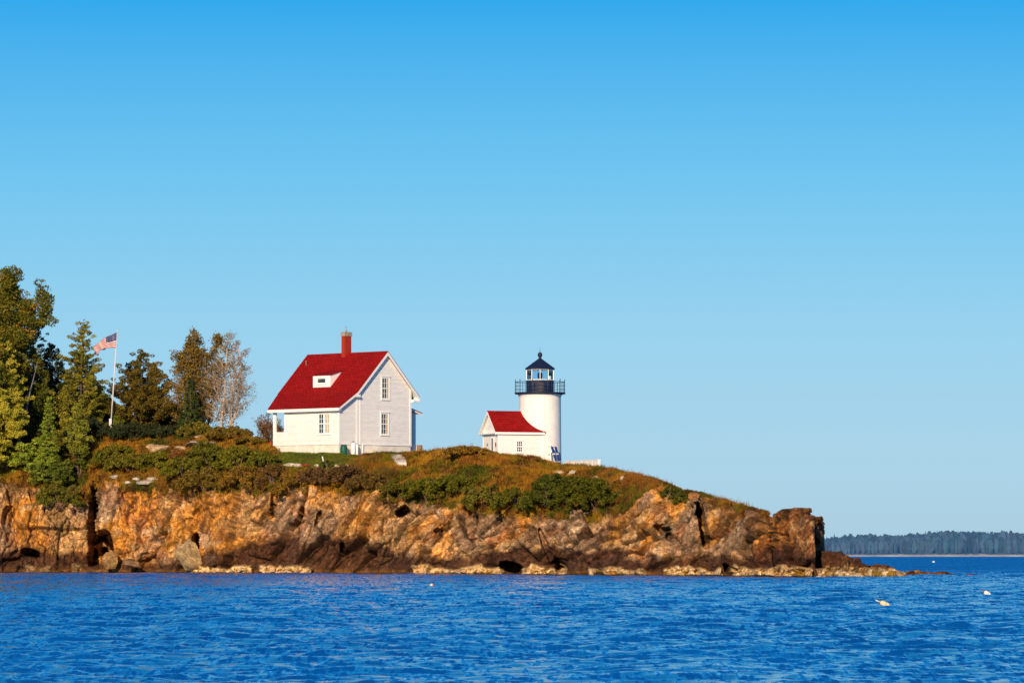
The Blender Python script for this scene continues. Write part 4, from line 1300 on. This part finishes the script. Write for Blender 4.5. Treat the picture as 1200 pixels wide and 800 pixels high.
# ------------------------------------------------------------------ flagpole and flag
FDP = 407.5
pb = W(129.5, 502, FDP); pt_ = W(137.2, 387.5, FDP)
gz = ground(130, FDP)
b = thing('flagpole', 'slim white flagpole leaning slightly right, on a painted footing', 'flagpole', pb)
tp = Vector(pt_) - Vector(pb)
mb = MB(); mb.tube([Vector((0, 0, -.2)), tp * .5, tp * .985], [.065, .055, .035], 10); mb.build('pole', M['polewhite'], b)
mb = MB(); mb.lathe([(0, -.09), (.07, -.05), (.09, 0), (.07, .06), (0, .09)], 12, tuple(tp)); mb.build('finial', M['polewhite'], b)
mb = MB(); mb.box(-.13, .13, -.1, .1, gz - pb[2] - .3, .95); mb.build('footing', M['polewhite'], b, .02)
mb = MB(); mb.tube([Vector((.09, -.03, .9)), tp * .5 + Vector((.09, -.03, 0)), tp * .97 + Vector((.07, -.03, 0))], .012, 4); mb.build('halyard', M['polewhite'], b)


def flag_mat():
    m, nt, b = new_mat('flag_cloth')
    uv = N(nt, 'ShaderNodeAttribute'); uv.attribute_name = 'Col'
    nt.links.new(uv.outputs['Color'], b.inputs['Base Color'])
    tr = nt.nodes.new('ShaderNodeBsdfTranslucent'); nt.links.new(uv.outputs['Color'], tr.inputs['Color'])
    mx = nt.nodes.new('ShaderNodeMixShader'); mx.inputs[0].default_value = .15
    nz = tex_noise(nt, 40, 2, .5, objco(nt)); bump(nt, nz, .2, .01, b)
    nt.links.new(b.outputs[0], mx.inputs[1]); nt.links.new(tr.outputs[0], mx.inputs[2]); nt.links.new(mx.outputs[0], nt.nodes['Material Output'].inputs['Surface'])
    return m

nu, nv = 190, 131
u_ = np.linspace(0, 1, nu); v_ = np.linspace(0, 1, nv)
U, V_ = np.meshgrid(u_, v_)      # u away from the pole, v downwards
hoT = np.array([137.0, 390.0]); hoB = np.array([135.6, 407.0])
# top edge and bottom edge as they hang
topx = np.interp(u_, [0, .35, .6, 1], [136.7, 125.5, 119, 109.8]); topy = np.interp(u_, [0, .35, .6, 1], [389.5, 394.5, 398.5, 406.5])
botx = np.interp(u_, [0, .35, .55, .85, 1], [135.6, 127, 121, 116, 114]); boty = np.interp(u_, [0, .35, .55, .85, 1], [407.3, 407.6, 408.5, 411.5, 416.5])
fx = topx[None, :] * (1 - V_) + botx[None, :] * V_; fy = topy[None, :] * (1 - V_) + boty[None, :] * V_
dd = FDP - .1 + .28 * np.sin(U * 11 + V_ * 1.6) * U ** .5
fxw = (fx - 600) * FDP / F; fz = CH + (HZ - fy) * FDP / F
Pf = np.stack([fxw, dd, fz], 2).reshape(-1, 3)
stripe = np.floor(V_ * 13 - 1e-6).astype(int)
red_ = (stripe % 2 == 0)
cf = np.where(red_[..., None], np.array([.48, .003, .008]), np.array([.80, .74, .66]))
cant = (U < .40) & (V_ < 7 / 13)
cf = np.where(cant[..., None], np.array([.018, .03, .13]), cf)
star = np.zeros_like(cant)
for i in range(9):
    for j in range(11):
        if (i + j) % 2 == 0:
            cy, cx = (i + 1) / 10 * 7 / 13, (j + 1) / 12 * .40
            star |= (((U - cx) * 1.9) ** 2 + (V_ - cy) ** 2) < .0145 ** 2
cf = np.where(star[..., None], np.array([.8, .76, .7]), cf)
fl = link('flag', npmesh('flag', Pf, gridfaces(nv, nu), cf.reshape(-1, 3), True), flag_mat())
tag(fl, 'red and white striped flag with starred blue corner blowing from the flagpole', 'flag')

# ------------------------------------------------------------------ lighthouse
TX, TY = (632.8 - 600) * 375 / F, 375.0
TB = ZY(543, 375)
def tz(py): return ZY(py, 375) - TB
lh = thing('lighthouse', 'short white round lighthouse tower with black lantern room and railed gallery', 'lighthouse', (TX, TY, TB))
mb = MB()
prof = [(1.90, -1.5), (1.885, 0), (1.86, 2), (1.845, 4), (1.83, tz(466)), (1.86, tz(464.5)), (1.93, tz(463.2)), (1.93, tz(462))]
mb.lathe(prof, 72); tw = mb.build('tower', M['tower'], lh)
mb = MB(); a = rad(-80); mb.tube([(1.9 * math.cos(a) + .0, 1.9 * math.sin(a) - .01, -.8), (1.86 * math.cos(a), 1.86 * math.sin(a) - .01, tz(465))], .03, 6); mb.build('conduit', M['trim'], tw)
mb = MB()
mb.lathe([(1.9, tz(462.1)), (2.18, tz(461.8)), (2.24, tz(461.0)), (2.24, tz(459.9)), (0, tz(459.9))], 48); gal = mb.build('gallery', M['dark'], lh)
mb = MB()
NS = 40
for k in range(NS):
    a = 2 * math.pi * k / NS
    big = k % 4 == 0
    r0 = 2.17; x, y = r0 * math.cos(a), r0 * math.sin(a)
    mb.tube([(x, y, tz(460)), (x, y, tz(444.2 if big else 447.6))], .030 if big else .013, 5)
for py, rr_ in ((447.6, .026), (452, .014), (456.3, .014)):
    mb.tube([(2.17 * math.cos(2 * math.pi * k / 40), 2.17 * math.sin(2 * math.pi * k / 40), tz(py)) for k in range(41)], rr_, 5, False)
mb.build('railing', M['rail'], lh)
mb = MB(); ph = rad(18)
mb.lathe([(1.27, tz(460)), (1.27, tz(447.2)), (1.31, tz(446.8)), (1.31, tz(446.0)), (0, tz(446.0))], 10, smooth=False, ph=ph); wr = mb.build('watch_room', M['dark'], lh)
mb = MB(); mb.box(-.22, .3, -1.285, -1.2, tz(459), tz(448.5)); mb.build('hatch', simple('rusty_dark_iron', (.035, .025, .04), .6, .3, 5), wr)
mb = MB()
for k in range(10):
    a = 2 * math.pi * k / 10 + ph
    x, y = 1.24 * math.cos(a), 1.24 * math.sin(a)
    mb.beam((x, y, tz(446)), (x, y, tz(433.2)), .05)
for py in (445.6, 433.6):
    mb.lathe([(1.22, tz(py)), (1.275, tz(py)), (1.275, tz(py) + .06), (1.22, tz(py) + .06)], 10, smooth=False, ph=ph)
mb.build('lantern_frame', M['trim'], lh)
mb = MB()
for k in range(10):
    a0 = 2 * math.pi * k / 10 + ph; a1 = a0 + 2 * math.pi / 10
    A = Vector((1.215 * math.cos(a0), 1.215 * math.sin(a0), tz(446))); B_ = Vector((1.215 * math.cos(a1), 1.215 * math.sin(a1), tz(446)))
    q = A.lerp(B_, .03); w = A.lerp(B_, .97); H_ = Vector((0, 0, tz(433.2) - tz(446)))
    mb.add([q, w, w + H_, q + H_], [(0, 1, 2, 3)])
mb.build('glazing', M['clear'], lh)
mb = MB(); mb.lathe([(.16, 0), (.2, .1), (.12, .14), (.17, .2), (.22, .35), (.23, .55), (.18, .7), (.06, .76)], 16, (-.0, 0, tz(446))); mb.build('lens', M['dark'], lh)
mb = MB(); mb.lathe([(.16, 0), (.16, .5), (.0, .52)], 10, (-.85, .45, tz(446))); mb.build('equipment_box', M['trim'], lh); mb = MB(); mb.lathe([(.19, 0), (.17, .42), (.0, .45)], 10, (.86, .3, tz(446))); mb.build('equipment_box', M['trim'], lh)
mb = MB()
mb.lathe([(1.25, tz(433.1)), (1.36, tz(432.9)), (1.37, tz(431.7)), (.22, tz(420.8)), (.17, tz(420.3))], 10, smooth=False, ph=ph); lr = mb.build('lantern_roof', M['dark'], lh)
mb = MB(); mb.lathe([(.17, tz(420.6)), (.12, tz(419.5)), (.12, tz(418.5)), (.19, tz(417.2)), (.215, tz(415.6)), (.18, tz(413.9)), (.08, tz(412.8)), (0, tz(412.5))], 20); mb.build('ball_vent', M['dark'], lr)
mb = MB(); mb.tube([(0, 0, tz(413)), (0, 0, tz(407.5))], [.028, .012], 6); mb.build('lightning_rod', M['dark'], lr)
mb = MB(); a = rad(-158); c_, s_ = 1.87 * math.cos(a), 1.87 * math.sin(a)
mb.box(c_ + .12, c_ + .3, s_ - .22, s_ - .1, tz(472), tz(466.5)); mb.build('bracket', M['metal'], tw)
# small door frame by the solar panels
mb = MB(); 
for (x0, x1, z0, z1) in ((.62, .68, .1, 1.55), (.96, 1.02, .1, 1.55), (.62, 1.02, 1.5, 1.56)):
    mb.box(x0, x1, -1.80, -1.62, z0, z1)
mb.build('vent_frame', M['trim'], lh)
mb = MB(); mb.box(.72, .82, -1.83, -1.66, .72, .84); mb.build('meter', M['metal'], lh)

# solar panels leaning at the tower foot
sp_ = thing('solar_panel_rack', 'pair of blue solar panels leaning against the tower foot', 'solar panels', W(649, 542.0, 372.2))
def Sp(px, py, dy=0.0): 
    q = W(px, py, 372.2 + dy); o_ = sp_.location; return Vector((q[0] - o_[0], q[1] - o_[1], q[2] - o_[2]))
for (xt0, xt1, xb0, xb1) in ((644.8, 648.2, 650.6, 653.4), (649.2, 652.2, 654.2, 657.2)):
    mb = MB()
    A, B_, C_, D_ = Sp(xt0, 522.3, .5), Sp(xt1, 522.3, .5), Sp(xb1, 541, 0), Sp(xb0, 541, 0)
    mb.prism([A, B_, C_, D_], (0, .05, -.01)); pn = mb.build('panel', M['metal'], sp_)
    for (t0, t1) in ((.03, .46), (.53, .97)):
        mb = MB(); ins = .06
        q = [A.lerp(D_, t0), B_.lerp(C_, t0), B_.lerp(C_, t1), A.lerp(D_, t1)]
        cen = sum(q, Vector()) / 4
        q = [x.lerp(cen, ins) + Vector((0, -.012, 0)) for x in q]
        mb.prism(q, (0, .008, 0)); mb.build('solar_cell_sheet', M['solar'], pn)
mb = MB(); mb.beam(Sp(655.5, 530, .7), Sp(657.5, 542, .9), .05); mb.beam(Sp(646, 530, .6), Sp(647, 542, .9), .05); mb.beam(Sp(650, 542, .1), Sp(657.5, 541.5, .9), .05); mb.build('stand', M['dark'], sp_)

# low white wall right of the tower
q0, q1 = W(663.5, 545.6, 372.2), W(702, 546.4, 366.0)
b = thing('low_wall', 'low whitewashed wall running right from the lighthouse', 'wall', q0, math.atan2(q1[1] - q0[1], q1[0] - q0[0]))
Ln = math.hypot(q1[0] - q0[0], q1[1] - q0[1])
mb = MB(); mb.box(0, Ln, -.12, .12, -.8, .40); mb.build('panel', M['tower'], b)
mb = MB(); mb.box(-.02, Ln + .02, -.15, .15, .362, .42); mb.build('coping', M['trim'], b)
mb = MB()
for k in range(7):
    x = Ln * k / 6; mb.box(x - .03, x + .03, -.145, -.122, -.4, .36)
mb.build('pilaster', M['trim'], b)

# workroom joined to the tower
BA = rad(23)
wk = thing('workroom', 'small white building with red gable roof joined to the left of the lighthouse', 'building', (TX, TY, TB), BA)
# local x runs along the ridge towards the tower, -y is the front
S0 = -4.72; HW = 1.72
WE = tz(507.2); WR = WE + 1.90
pit = (WR - WE) / (HW + .2)
mb = MB()
mb.prism([(S0, -HW, -1.0), (S0, HW, -1.0), (S0, HW, WE + .05), (S0, 0, WR - .12), (S0, -HW, WE + .05)], (4.72 - .5, 0, 0)); mb.build('wall', M['siding'], wk)
mb = MB()
def rzw(y): return WR - pit * abs(y)
def arc(y, ins=.0): return -math.sqrt(max(0.0, 1.80 ** 2 - y * y)) if abs(y) < 1.80 else -.25
for s in (-1, 1):
    ys = [0, .35, .7, 1.0, 1.25, 1.45, 1.6, 1.72, 1.80, HW + .2]
    # strip quads from gable to the tower wall
    for ya, yb in zip(ys[:-1], ys[1:]):
        xa, xb = arc(ya), arc(yb)
        poly = [(S0 - .3, s * ya, rzw(ya)), (xa, s * ya, rzw(ya)), (xb, s * yb, rzw(yb)), (S0 - .3, s * yb, rzw(yb))]
        mb.prism([(x, y, z - .08) for x, y, z in poly], (0, 0, .08))
mb.build('roof', M['roof'], wk)
mb = MB()
for s in (-1, 1):
    ya = HW + .2
    mb.prism([(S0 - .3, 0, WR - .083), (S0 - .3, s * ya, rzw(ya) - .083), (S0 - .3, s * ya, rzw(ya) - .27), (S0 - .3, 0, WR - .30)], (-.035, 0, 0))
    mb.box(S0 - .3, -.35, *((s * ya - .03, s * ya + .01) if s > 0 else (s * ya - .01, s * ya + .03)), rzw(ya) - .2, rzw(ya) - .01)
    mb.prism([(S0 - .298, 0, WR - .105), (S0 - .298, s * ya, rzw(ya) - .105), (S0 - .003, s * ya, rzw(ya) - .105), (S0 - .003, 0, WR - .105)], (0, 0, .018))
    mb.box(S0 - .025, S0 + .12, *((HW - .1, HW + .02) if s > 0 else (-HW - .02, -HW + .1)), -.9, WE - .05)
mb.box(S0 - .30, S0 - .003, -HW - .2, HW + .2, WE - .16, WE - .06)
mb.box(S0 - .001, -.6, -HW - .022, -HW - .002, WE - .32, WE - .18)
mb.build('rake_board', M['trim'], wk)
window(wk, 'v', -HW, -2.98, -2.42, tz(530), tz(517.8), 3, 4, .07)
# door and vents on the gable end
mb = MB(); x = S0 - .03
mb.box(x, S0 - .002, -.75, -.25, tz(529), tz(514.5)); mb.build('door', M['metal'], wk)
mb = MB(); mb.box(S0 - .06, S0 - .002, -.85, -.15, tz(514.3), tz(513.5)); mb.box(S0 - .05, S0 - .002, -.83, -.76, tz(529), tz(514.4)); mb.box(S0 - .05, S0 - .002, -.24, -.17, tz(529), tz(514.4)); mb.build('door_frame', M['trim'], wk)
mb = MB(); mb.box(S0 - .05, S0 - .002, -1.35, -1.1, tz(524), tz(519.3)); mb.build('vent', M['wood'], wk)
mb = MB(); mb.box(S0 - .05, S0 - .002, .55, .75, tz(522.5), tz(520)); mb.build('vent', M['wood'], wk)
mb = MB(); mb.box(S0 - .05, S0 - .002, -.3, .3, tz(492.6), tz(492.0)); mb.build('ledge', M['trim'], wk)

# ------------------------------------------------------------------ buoys
def buoy(px, py, L, r, tilt, az, mats, label, stick=True):
    d = CH * F / (py - HZ)
    x = (px - 600) * d / F
    b = thing('buoy', label, 'buoy', (x, d, .10))
    R = Matrix.Rotation(az, 4, 'Z') @ Matrix.Rotation(tilt, 4, 'Y')
    def tr(mb):
        mb.v = [tuple(R @ Vector(v)) for v in mb.v]; return mb
    tr(MB().lathe([(0.02, -L / 2), (r * .8, -L * .42), (r, -L * .1), (r, L * .12)], 16)).build('body', mats[0], b)
    tr(MB().lathe([(r * 1.002, L * .12), (r * .85, L * .35), (r * .35, L / 2), (.01, L * .52)], 16)).build('cone', mats[1], b)
    tr(MB().tube([(0, 0, -L * 1.0), (0, 0, -L * .45)], .018, 6)).build('stick', mats[2], b)
buoy(1037, 711, .34, .085, rad(112), .2, (M['cream'], M['cream'], M['cream']), 'cream and white lobster pot buoy lying in the water, nearest the viewer')
buoy(1157, 698, .30, .10, rad(118), .2, (M['white'], M['white'], M['wood']), 'white lobster pot buoy with brown stick at the right edge')
buoy(506, 687.5, .2, .075, rad(110), .1, (M['cream'], M['orange'], M['wood']), 'small orange and cream buoy off the middle of the cliff')
buoy(1094, 658.6, .5, .2, rad(100), .1, (M['white'], M['white'], M['wood']), 'tiny distant white buoy between the point and the far shore')

# ------------------------------------------------------------------ far shore
def far_mat(name, c, haze, nsc):
    m, nt, b = new_mat(name)
    nz = tex_noise(nt, nsc, 5, .7, objco(nt, (1, .2, .6)))
    r_ = ramp(nt, nz, [(.35, tuple(x * .6 for x in c)), (.65, tuple(x * 1.4 for x in c))])
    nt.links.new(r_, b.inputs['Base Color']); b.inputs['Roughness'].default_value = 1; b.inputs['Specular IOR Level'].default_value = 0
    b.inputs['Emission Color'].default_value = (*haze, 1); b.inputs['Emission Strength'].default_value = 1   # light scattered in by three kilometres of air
    return m
FD = 3000.
n = 300
xs = np.linspace(180, 900, n); rows = [(-25, -1.5), (0, .1), (10, .9), (30, 1.3), (60, 3), (400, 10), (700, 8)]
hn = fbm(np.stack([xs / 60, xs * 0, xs * 0], 1), 150, 4)
V = []
for dy, z in rows:
    for x, h_ in zip(xs, hn):
        V.append((x, FD + dy + h_ * 18, z * (1 + .35 * h_) if z > 0 else z))
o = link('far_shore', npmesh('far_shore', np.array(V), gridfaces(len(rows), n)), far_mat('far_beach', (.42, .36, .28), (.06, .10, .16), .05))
tag(o, kind='structure')


def far_forest():
    rng = np.random.default_rng(5)
    V = []; Fq = []; c = []
    for i in range(5200):
        x = rng.uniform(185, 880); y = FD + 26 + rng.uniform(0, 1) ** 1.6 * 300
        top = np.interp(x, [185, 225, 250, 270, 300, 330, 345, 400, 900], [8.5, 10.5, 12.0, 13.5, 13.2, 16.5, 16.0, 14.0, 16])
        h = top * rng.uniform(.78, 1.0) * (1.12 if rng.uniform() < .04 else 1) * (1 if y > FD + 60 else .85)
        conif = rng.uniform() < .25
        w = h * (.14 if conif else .25) * rng.uniform(.8, 1.2)
        k = 6; base = len(V)
        prof = ((.10, .5), (.3, 1.0), (.65, .62), (1.0, .04)) if conif else ((.15, .5), (.42, 1.0), (.75, .85), (.98, .25))
        z0 = .6 + (y - FD) * .012
        a0 = rng.uniform(0, 6.28)
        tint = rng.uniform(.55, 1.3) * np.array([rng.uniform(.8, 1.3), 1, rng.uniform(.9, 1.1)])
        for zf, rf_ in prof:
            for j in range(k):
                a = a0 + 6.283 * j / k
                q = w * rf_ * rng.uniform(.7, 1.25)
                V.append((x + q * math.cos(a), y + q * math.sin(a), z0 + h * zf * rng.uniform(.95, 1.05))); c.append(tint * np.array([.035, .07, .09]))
        for r_ in range(3):
            for j in range(k):
                Fq.append((base + r_ * k + j, base + r_ * k + (j + 1) % k, base + (r_ + 1) * k + (j + 1) % k, base + (r_ + 1) * k + j))
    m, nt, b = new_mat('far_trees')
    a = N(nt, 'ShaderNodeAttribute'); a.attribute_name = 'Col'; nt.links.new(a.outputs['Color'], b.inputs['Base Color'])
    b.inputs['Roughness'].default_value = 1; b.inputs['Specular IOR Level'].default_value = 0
    b.inputs['Emission Color'].default_value = (.017, .048, .118, 1); b.inputs['Emission Strength'].default_value = 1  # blue glow and blued leaf tint stand in for air haze
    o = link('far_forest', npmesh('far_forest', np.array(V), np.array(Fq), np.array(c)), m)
    tag(o, 'hazy blue wooded shore across the bay', 'forest', kind='stuff')
far_forest()

# ------------------------------------------------------------------ the sea
def sea():
    rng = np.random.default_rng(21)
    d0, d1 = 50., 420.
    ds_ = [d0]
    while ds_[-1] < d1: ds_.append(ds_[-1] * 1.00150)
    ds_ = np.array(ds_); nx = 620
    pc = np.linspace(-60, 1260, nx)
    Yg = np.repeat(ds_[:, None], nx, 1); Xg = (pc[None, :] - 600) * Yg / F
    H = np.zeros_like(Yg); DX = np.zeros_like(Yg); DY = np.zeros_like(Yg)
    gust = fbm(np.stack([Xg.ravel() * .05, Yg.ravel() * .022, 0 * Xg.ravel()], 1), 160, 4).reshape(Yg.shape)
    wx = fbm(np.stack([Xg.ravel() * .25, Yg.ravel() * .25, 0 * Xg.ravel()], 1), 161, 3).reshape(Yg.shape) * 1.2
    nW = 110
    for i in range(nW):
        lam = .22 * (5.0 / .22) ** rng.uniform()
        th = rng.normal(rad(75), rad(48))
        k = 2 * math.pi / lam
        a = .0036 * lam ** .92 * rng.uniform(.5, 1.4) * (1.7 if lam < 1.0 else .9)
        samp = lam / (Yg * .0015)
        fade = np.clip((samp - 2.5) / 3, 0, 1)
        ph = rng.uniform(0, 6.28)
        A = a * fade * (1 + .75 * gust)
        arg = k * ((Xg + wx) * math.cos(th) + (Yg + .5 * wx) * math.sin(th)) + ph
        H += A * np.sin(arg)
        DX += -A * .7 * math.cos(th) * np.cos(arg); DY += -A * .7 * math.sin(th) * np.cos(arg)
    Vv = np.stack([Xg + DX, Yg + DY, H * 1.0], 2).reshape(-1, 3)
    gcol = np.repeat(np.clip(.5 + .9 * gust.ravel(), 0, 1)[:, None], 3, 1)
    nr_ = len(ds_)
    # one sheet: the fine ripples in front, then coarse rows out to the horizon and wide flanks
    far = np.array([425., 450, 500, 600, 800, 1200, 2000, 4000, 8000, 16000, 40000])
    ex = np.concatenate([far])
    Ye = np.repeat(ex[:, None], nx, 1); Xe = (pc[None, :] - 600) * Ye / F
    Ve = np.stack([Xe, Ye, 0 * Ye], 2).reshape(-1, 3)
    Vall = np.concatenate([Vv, Ve]); call = np.concatenate([gcol, np.full((len(Ve), 3), .5)])
    return npmesh('sea', Vall, gridfaces(nr_ + len(far), nx), call, True)


def sea_mat():
    m, nt, b = new_mat('sea_water')
    a = N(nt, 'ShaderNodeAttribute'); a.attribute_name = 'Col'
    t = nt.nodes.new('ShaderNodeTexCoord')
    mp = nt.nodes.new('ShaderNodeMapping'); mp.inputs['Scale'].default_value = (1, 1, 1); nt.links.new(t.outputs['Object'], mp.inputs[0])
    n1 = tex_noise(nt, 1.1, 6, .62, mp.outputs[0])
    n2 = tex_noise(nt, 5.0, 3, .6, mp.outputs[0])
    mp2 = nt.nodes.new('ShaderNodeMapping'); mp2.inputs['Scale'].default_value = (.10, .04, .1); nt.links.new(t.outputs['Object'], mp2.inputs[0])
    n3 = tex_noise(nt, 1.0, 4, .6, mp2.outputs[0])
    c = ramp(nt, n3, [(.35, (.0, .068, .29)), (.7, (.0, .135, .46))])
    nt.links.new(c, b.inputs['Base Color'])
    b.inputs['Roughness'].default_value = .12; b.inputs['IOR'].default_value = 2.0; b.inputs['Specular IOR Level'].default_value = .5
    def nvec(scale, amt, stretch):
        m_ = nt.nodes.new('ShaderNodeMapping'); m_.inputs['Scale'].default_value = stretch; nt.links.new(t.outputs['Object'], m_.inputs[0])
        n = nt.nodes.new('ShaderNodeTexNoise'); n.inputs['Scale'].default_value = scale; n.inputs['Detail'].default_value = 3; nt.links.new(m_.outputs[0], n.inputs['Vector'])
        u = N(nt, 'ShaderNodeVectorMath', operation='SUBTRACT'); nt.links.new(n.outputs['Color'], u.inputs[0]); u.inputs[1].default_value = (.5, .5, .5)
        v = N(nt, 'ShaderNodeVectorMath', operation='MULTIPLY'); nt.links.new(u.outputs[0], v.inputs[0]); v.inputs[1].default_value = (amt * .5, amt, 0)
        return v.outputs[0]
    g = nt.nodes.new('ShaderNodeNewGeometry')
    cur = g.outputs['Normal']
    for vec in (nvec(13, .65, (1, .12, 1)), nvec(5.5, .75, (1, .14, 1)), nvec(1.6, .28, (1, .2, 1))):
        ad = N(nt, 'ShaderNodeVectorMath', operation='ADD'); nt.links.new(cur, ad.inputs[0]); nt.links.new(vec, ad.inputs[1]); cur = ad.outputs[0]
    ad = N(nt, 'ShaderNodeVectorMath', operation='ADD'); nt.links.new(cur, ad.inputs[0])
    so_ = nt.nodes.new('ShaderNodeSeparateXYZ'); nt.links.new(t.outputs['Object'], so_.inputs[0])
    mr = nt.nodes.new('ShaderNodeMapRange'); mr.inputs['From Min'].default_value = 250; mr.inputs['From Max'].default_value = 480; mr.inputs['To Min'].default_value = 0; mr.inputs['To Max'].default_value = -.24
    nt.links.new(so_.outputs['Y'], mr.inputs['Value']); cx_ = nt.nodes.new('ShaderNodeCombineXYZ'); nt.links.new(mr.outputs[0], cx_.inputs['Y']); nt.links.new(cx_.outputs[0], ad.inputs[1])
    nm = N(nt, 'ShaderNodeVectorMath', operation='NORMALIZE'); nt.links.new(ad.outputs[0], nm.inputs[0])
    nt.links.new(nm.outputs[0], b.inputs['Normal'])
    return m
M['sea'] = sea_mat()
o = link('sea', sea(), M['sea']); tag(o, kind='structure')
o.data.update()
# calmer sheet under and around the fine one, out to the sides and behind
mb = MB()
vs = []; xs = [-40000, -8000, -1500, -300, -80, 80, 300, 1500, 8000, 40000]; ys = [-500, 40, 120, 300, 600, 1500, 5000, 15000, 45000]
V = np.array([(x, y, -.22) for y in ys for x in xs], float)
o = link('sea_beyond', npmesh('sea_beyond', V, gridfaces(len(ys), len(xs)), np.full((len(V), 3), .5), True), M['sea']); tag(o, kind='structure')
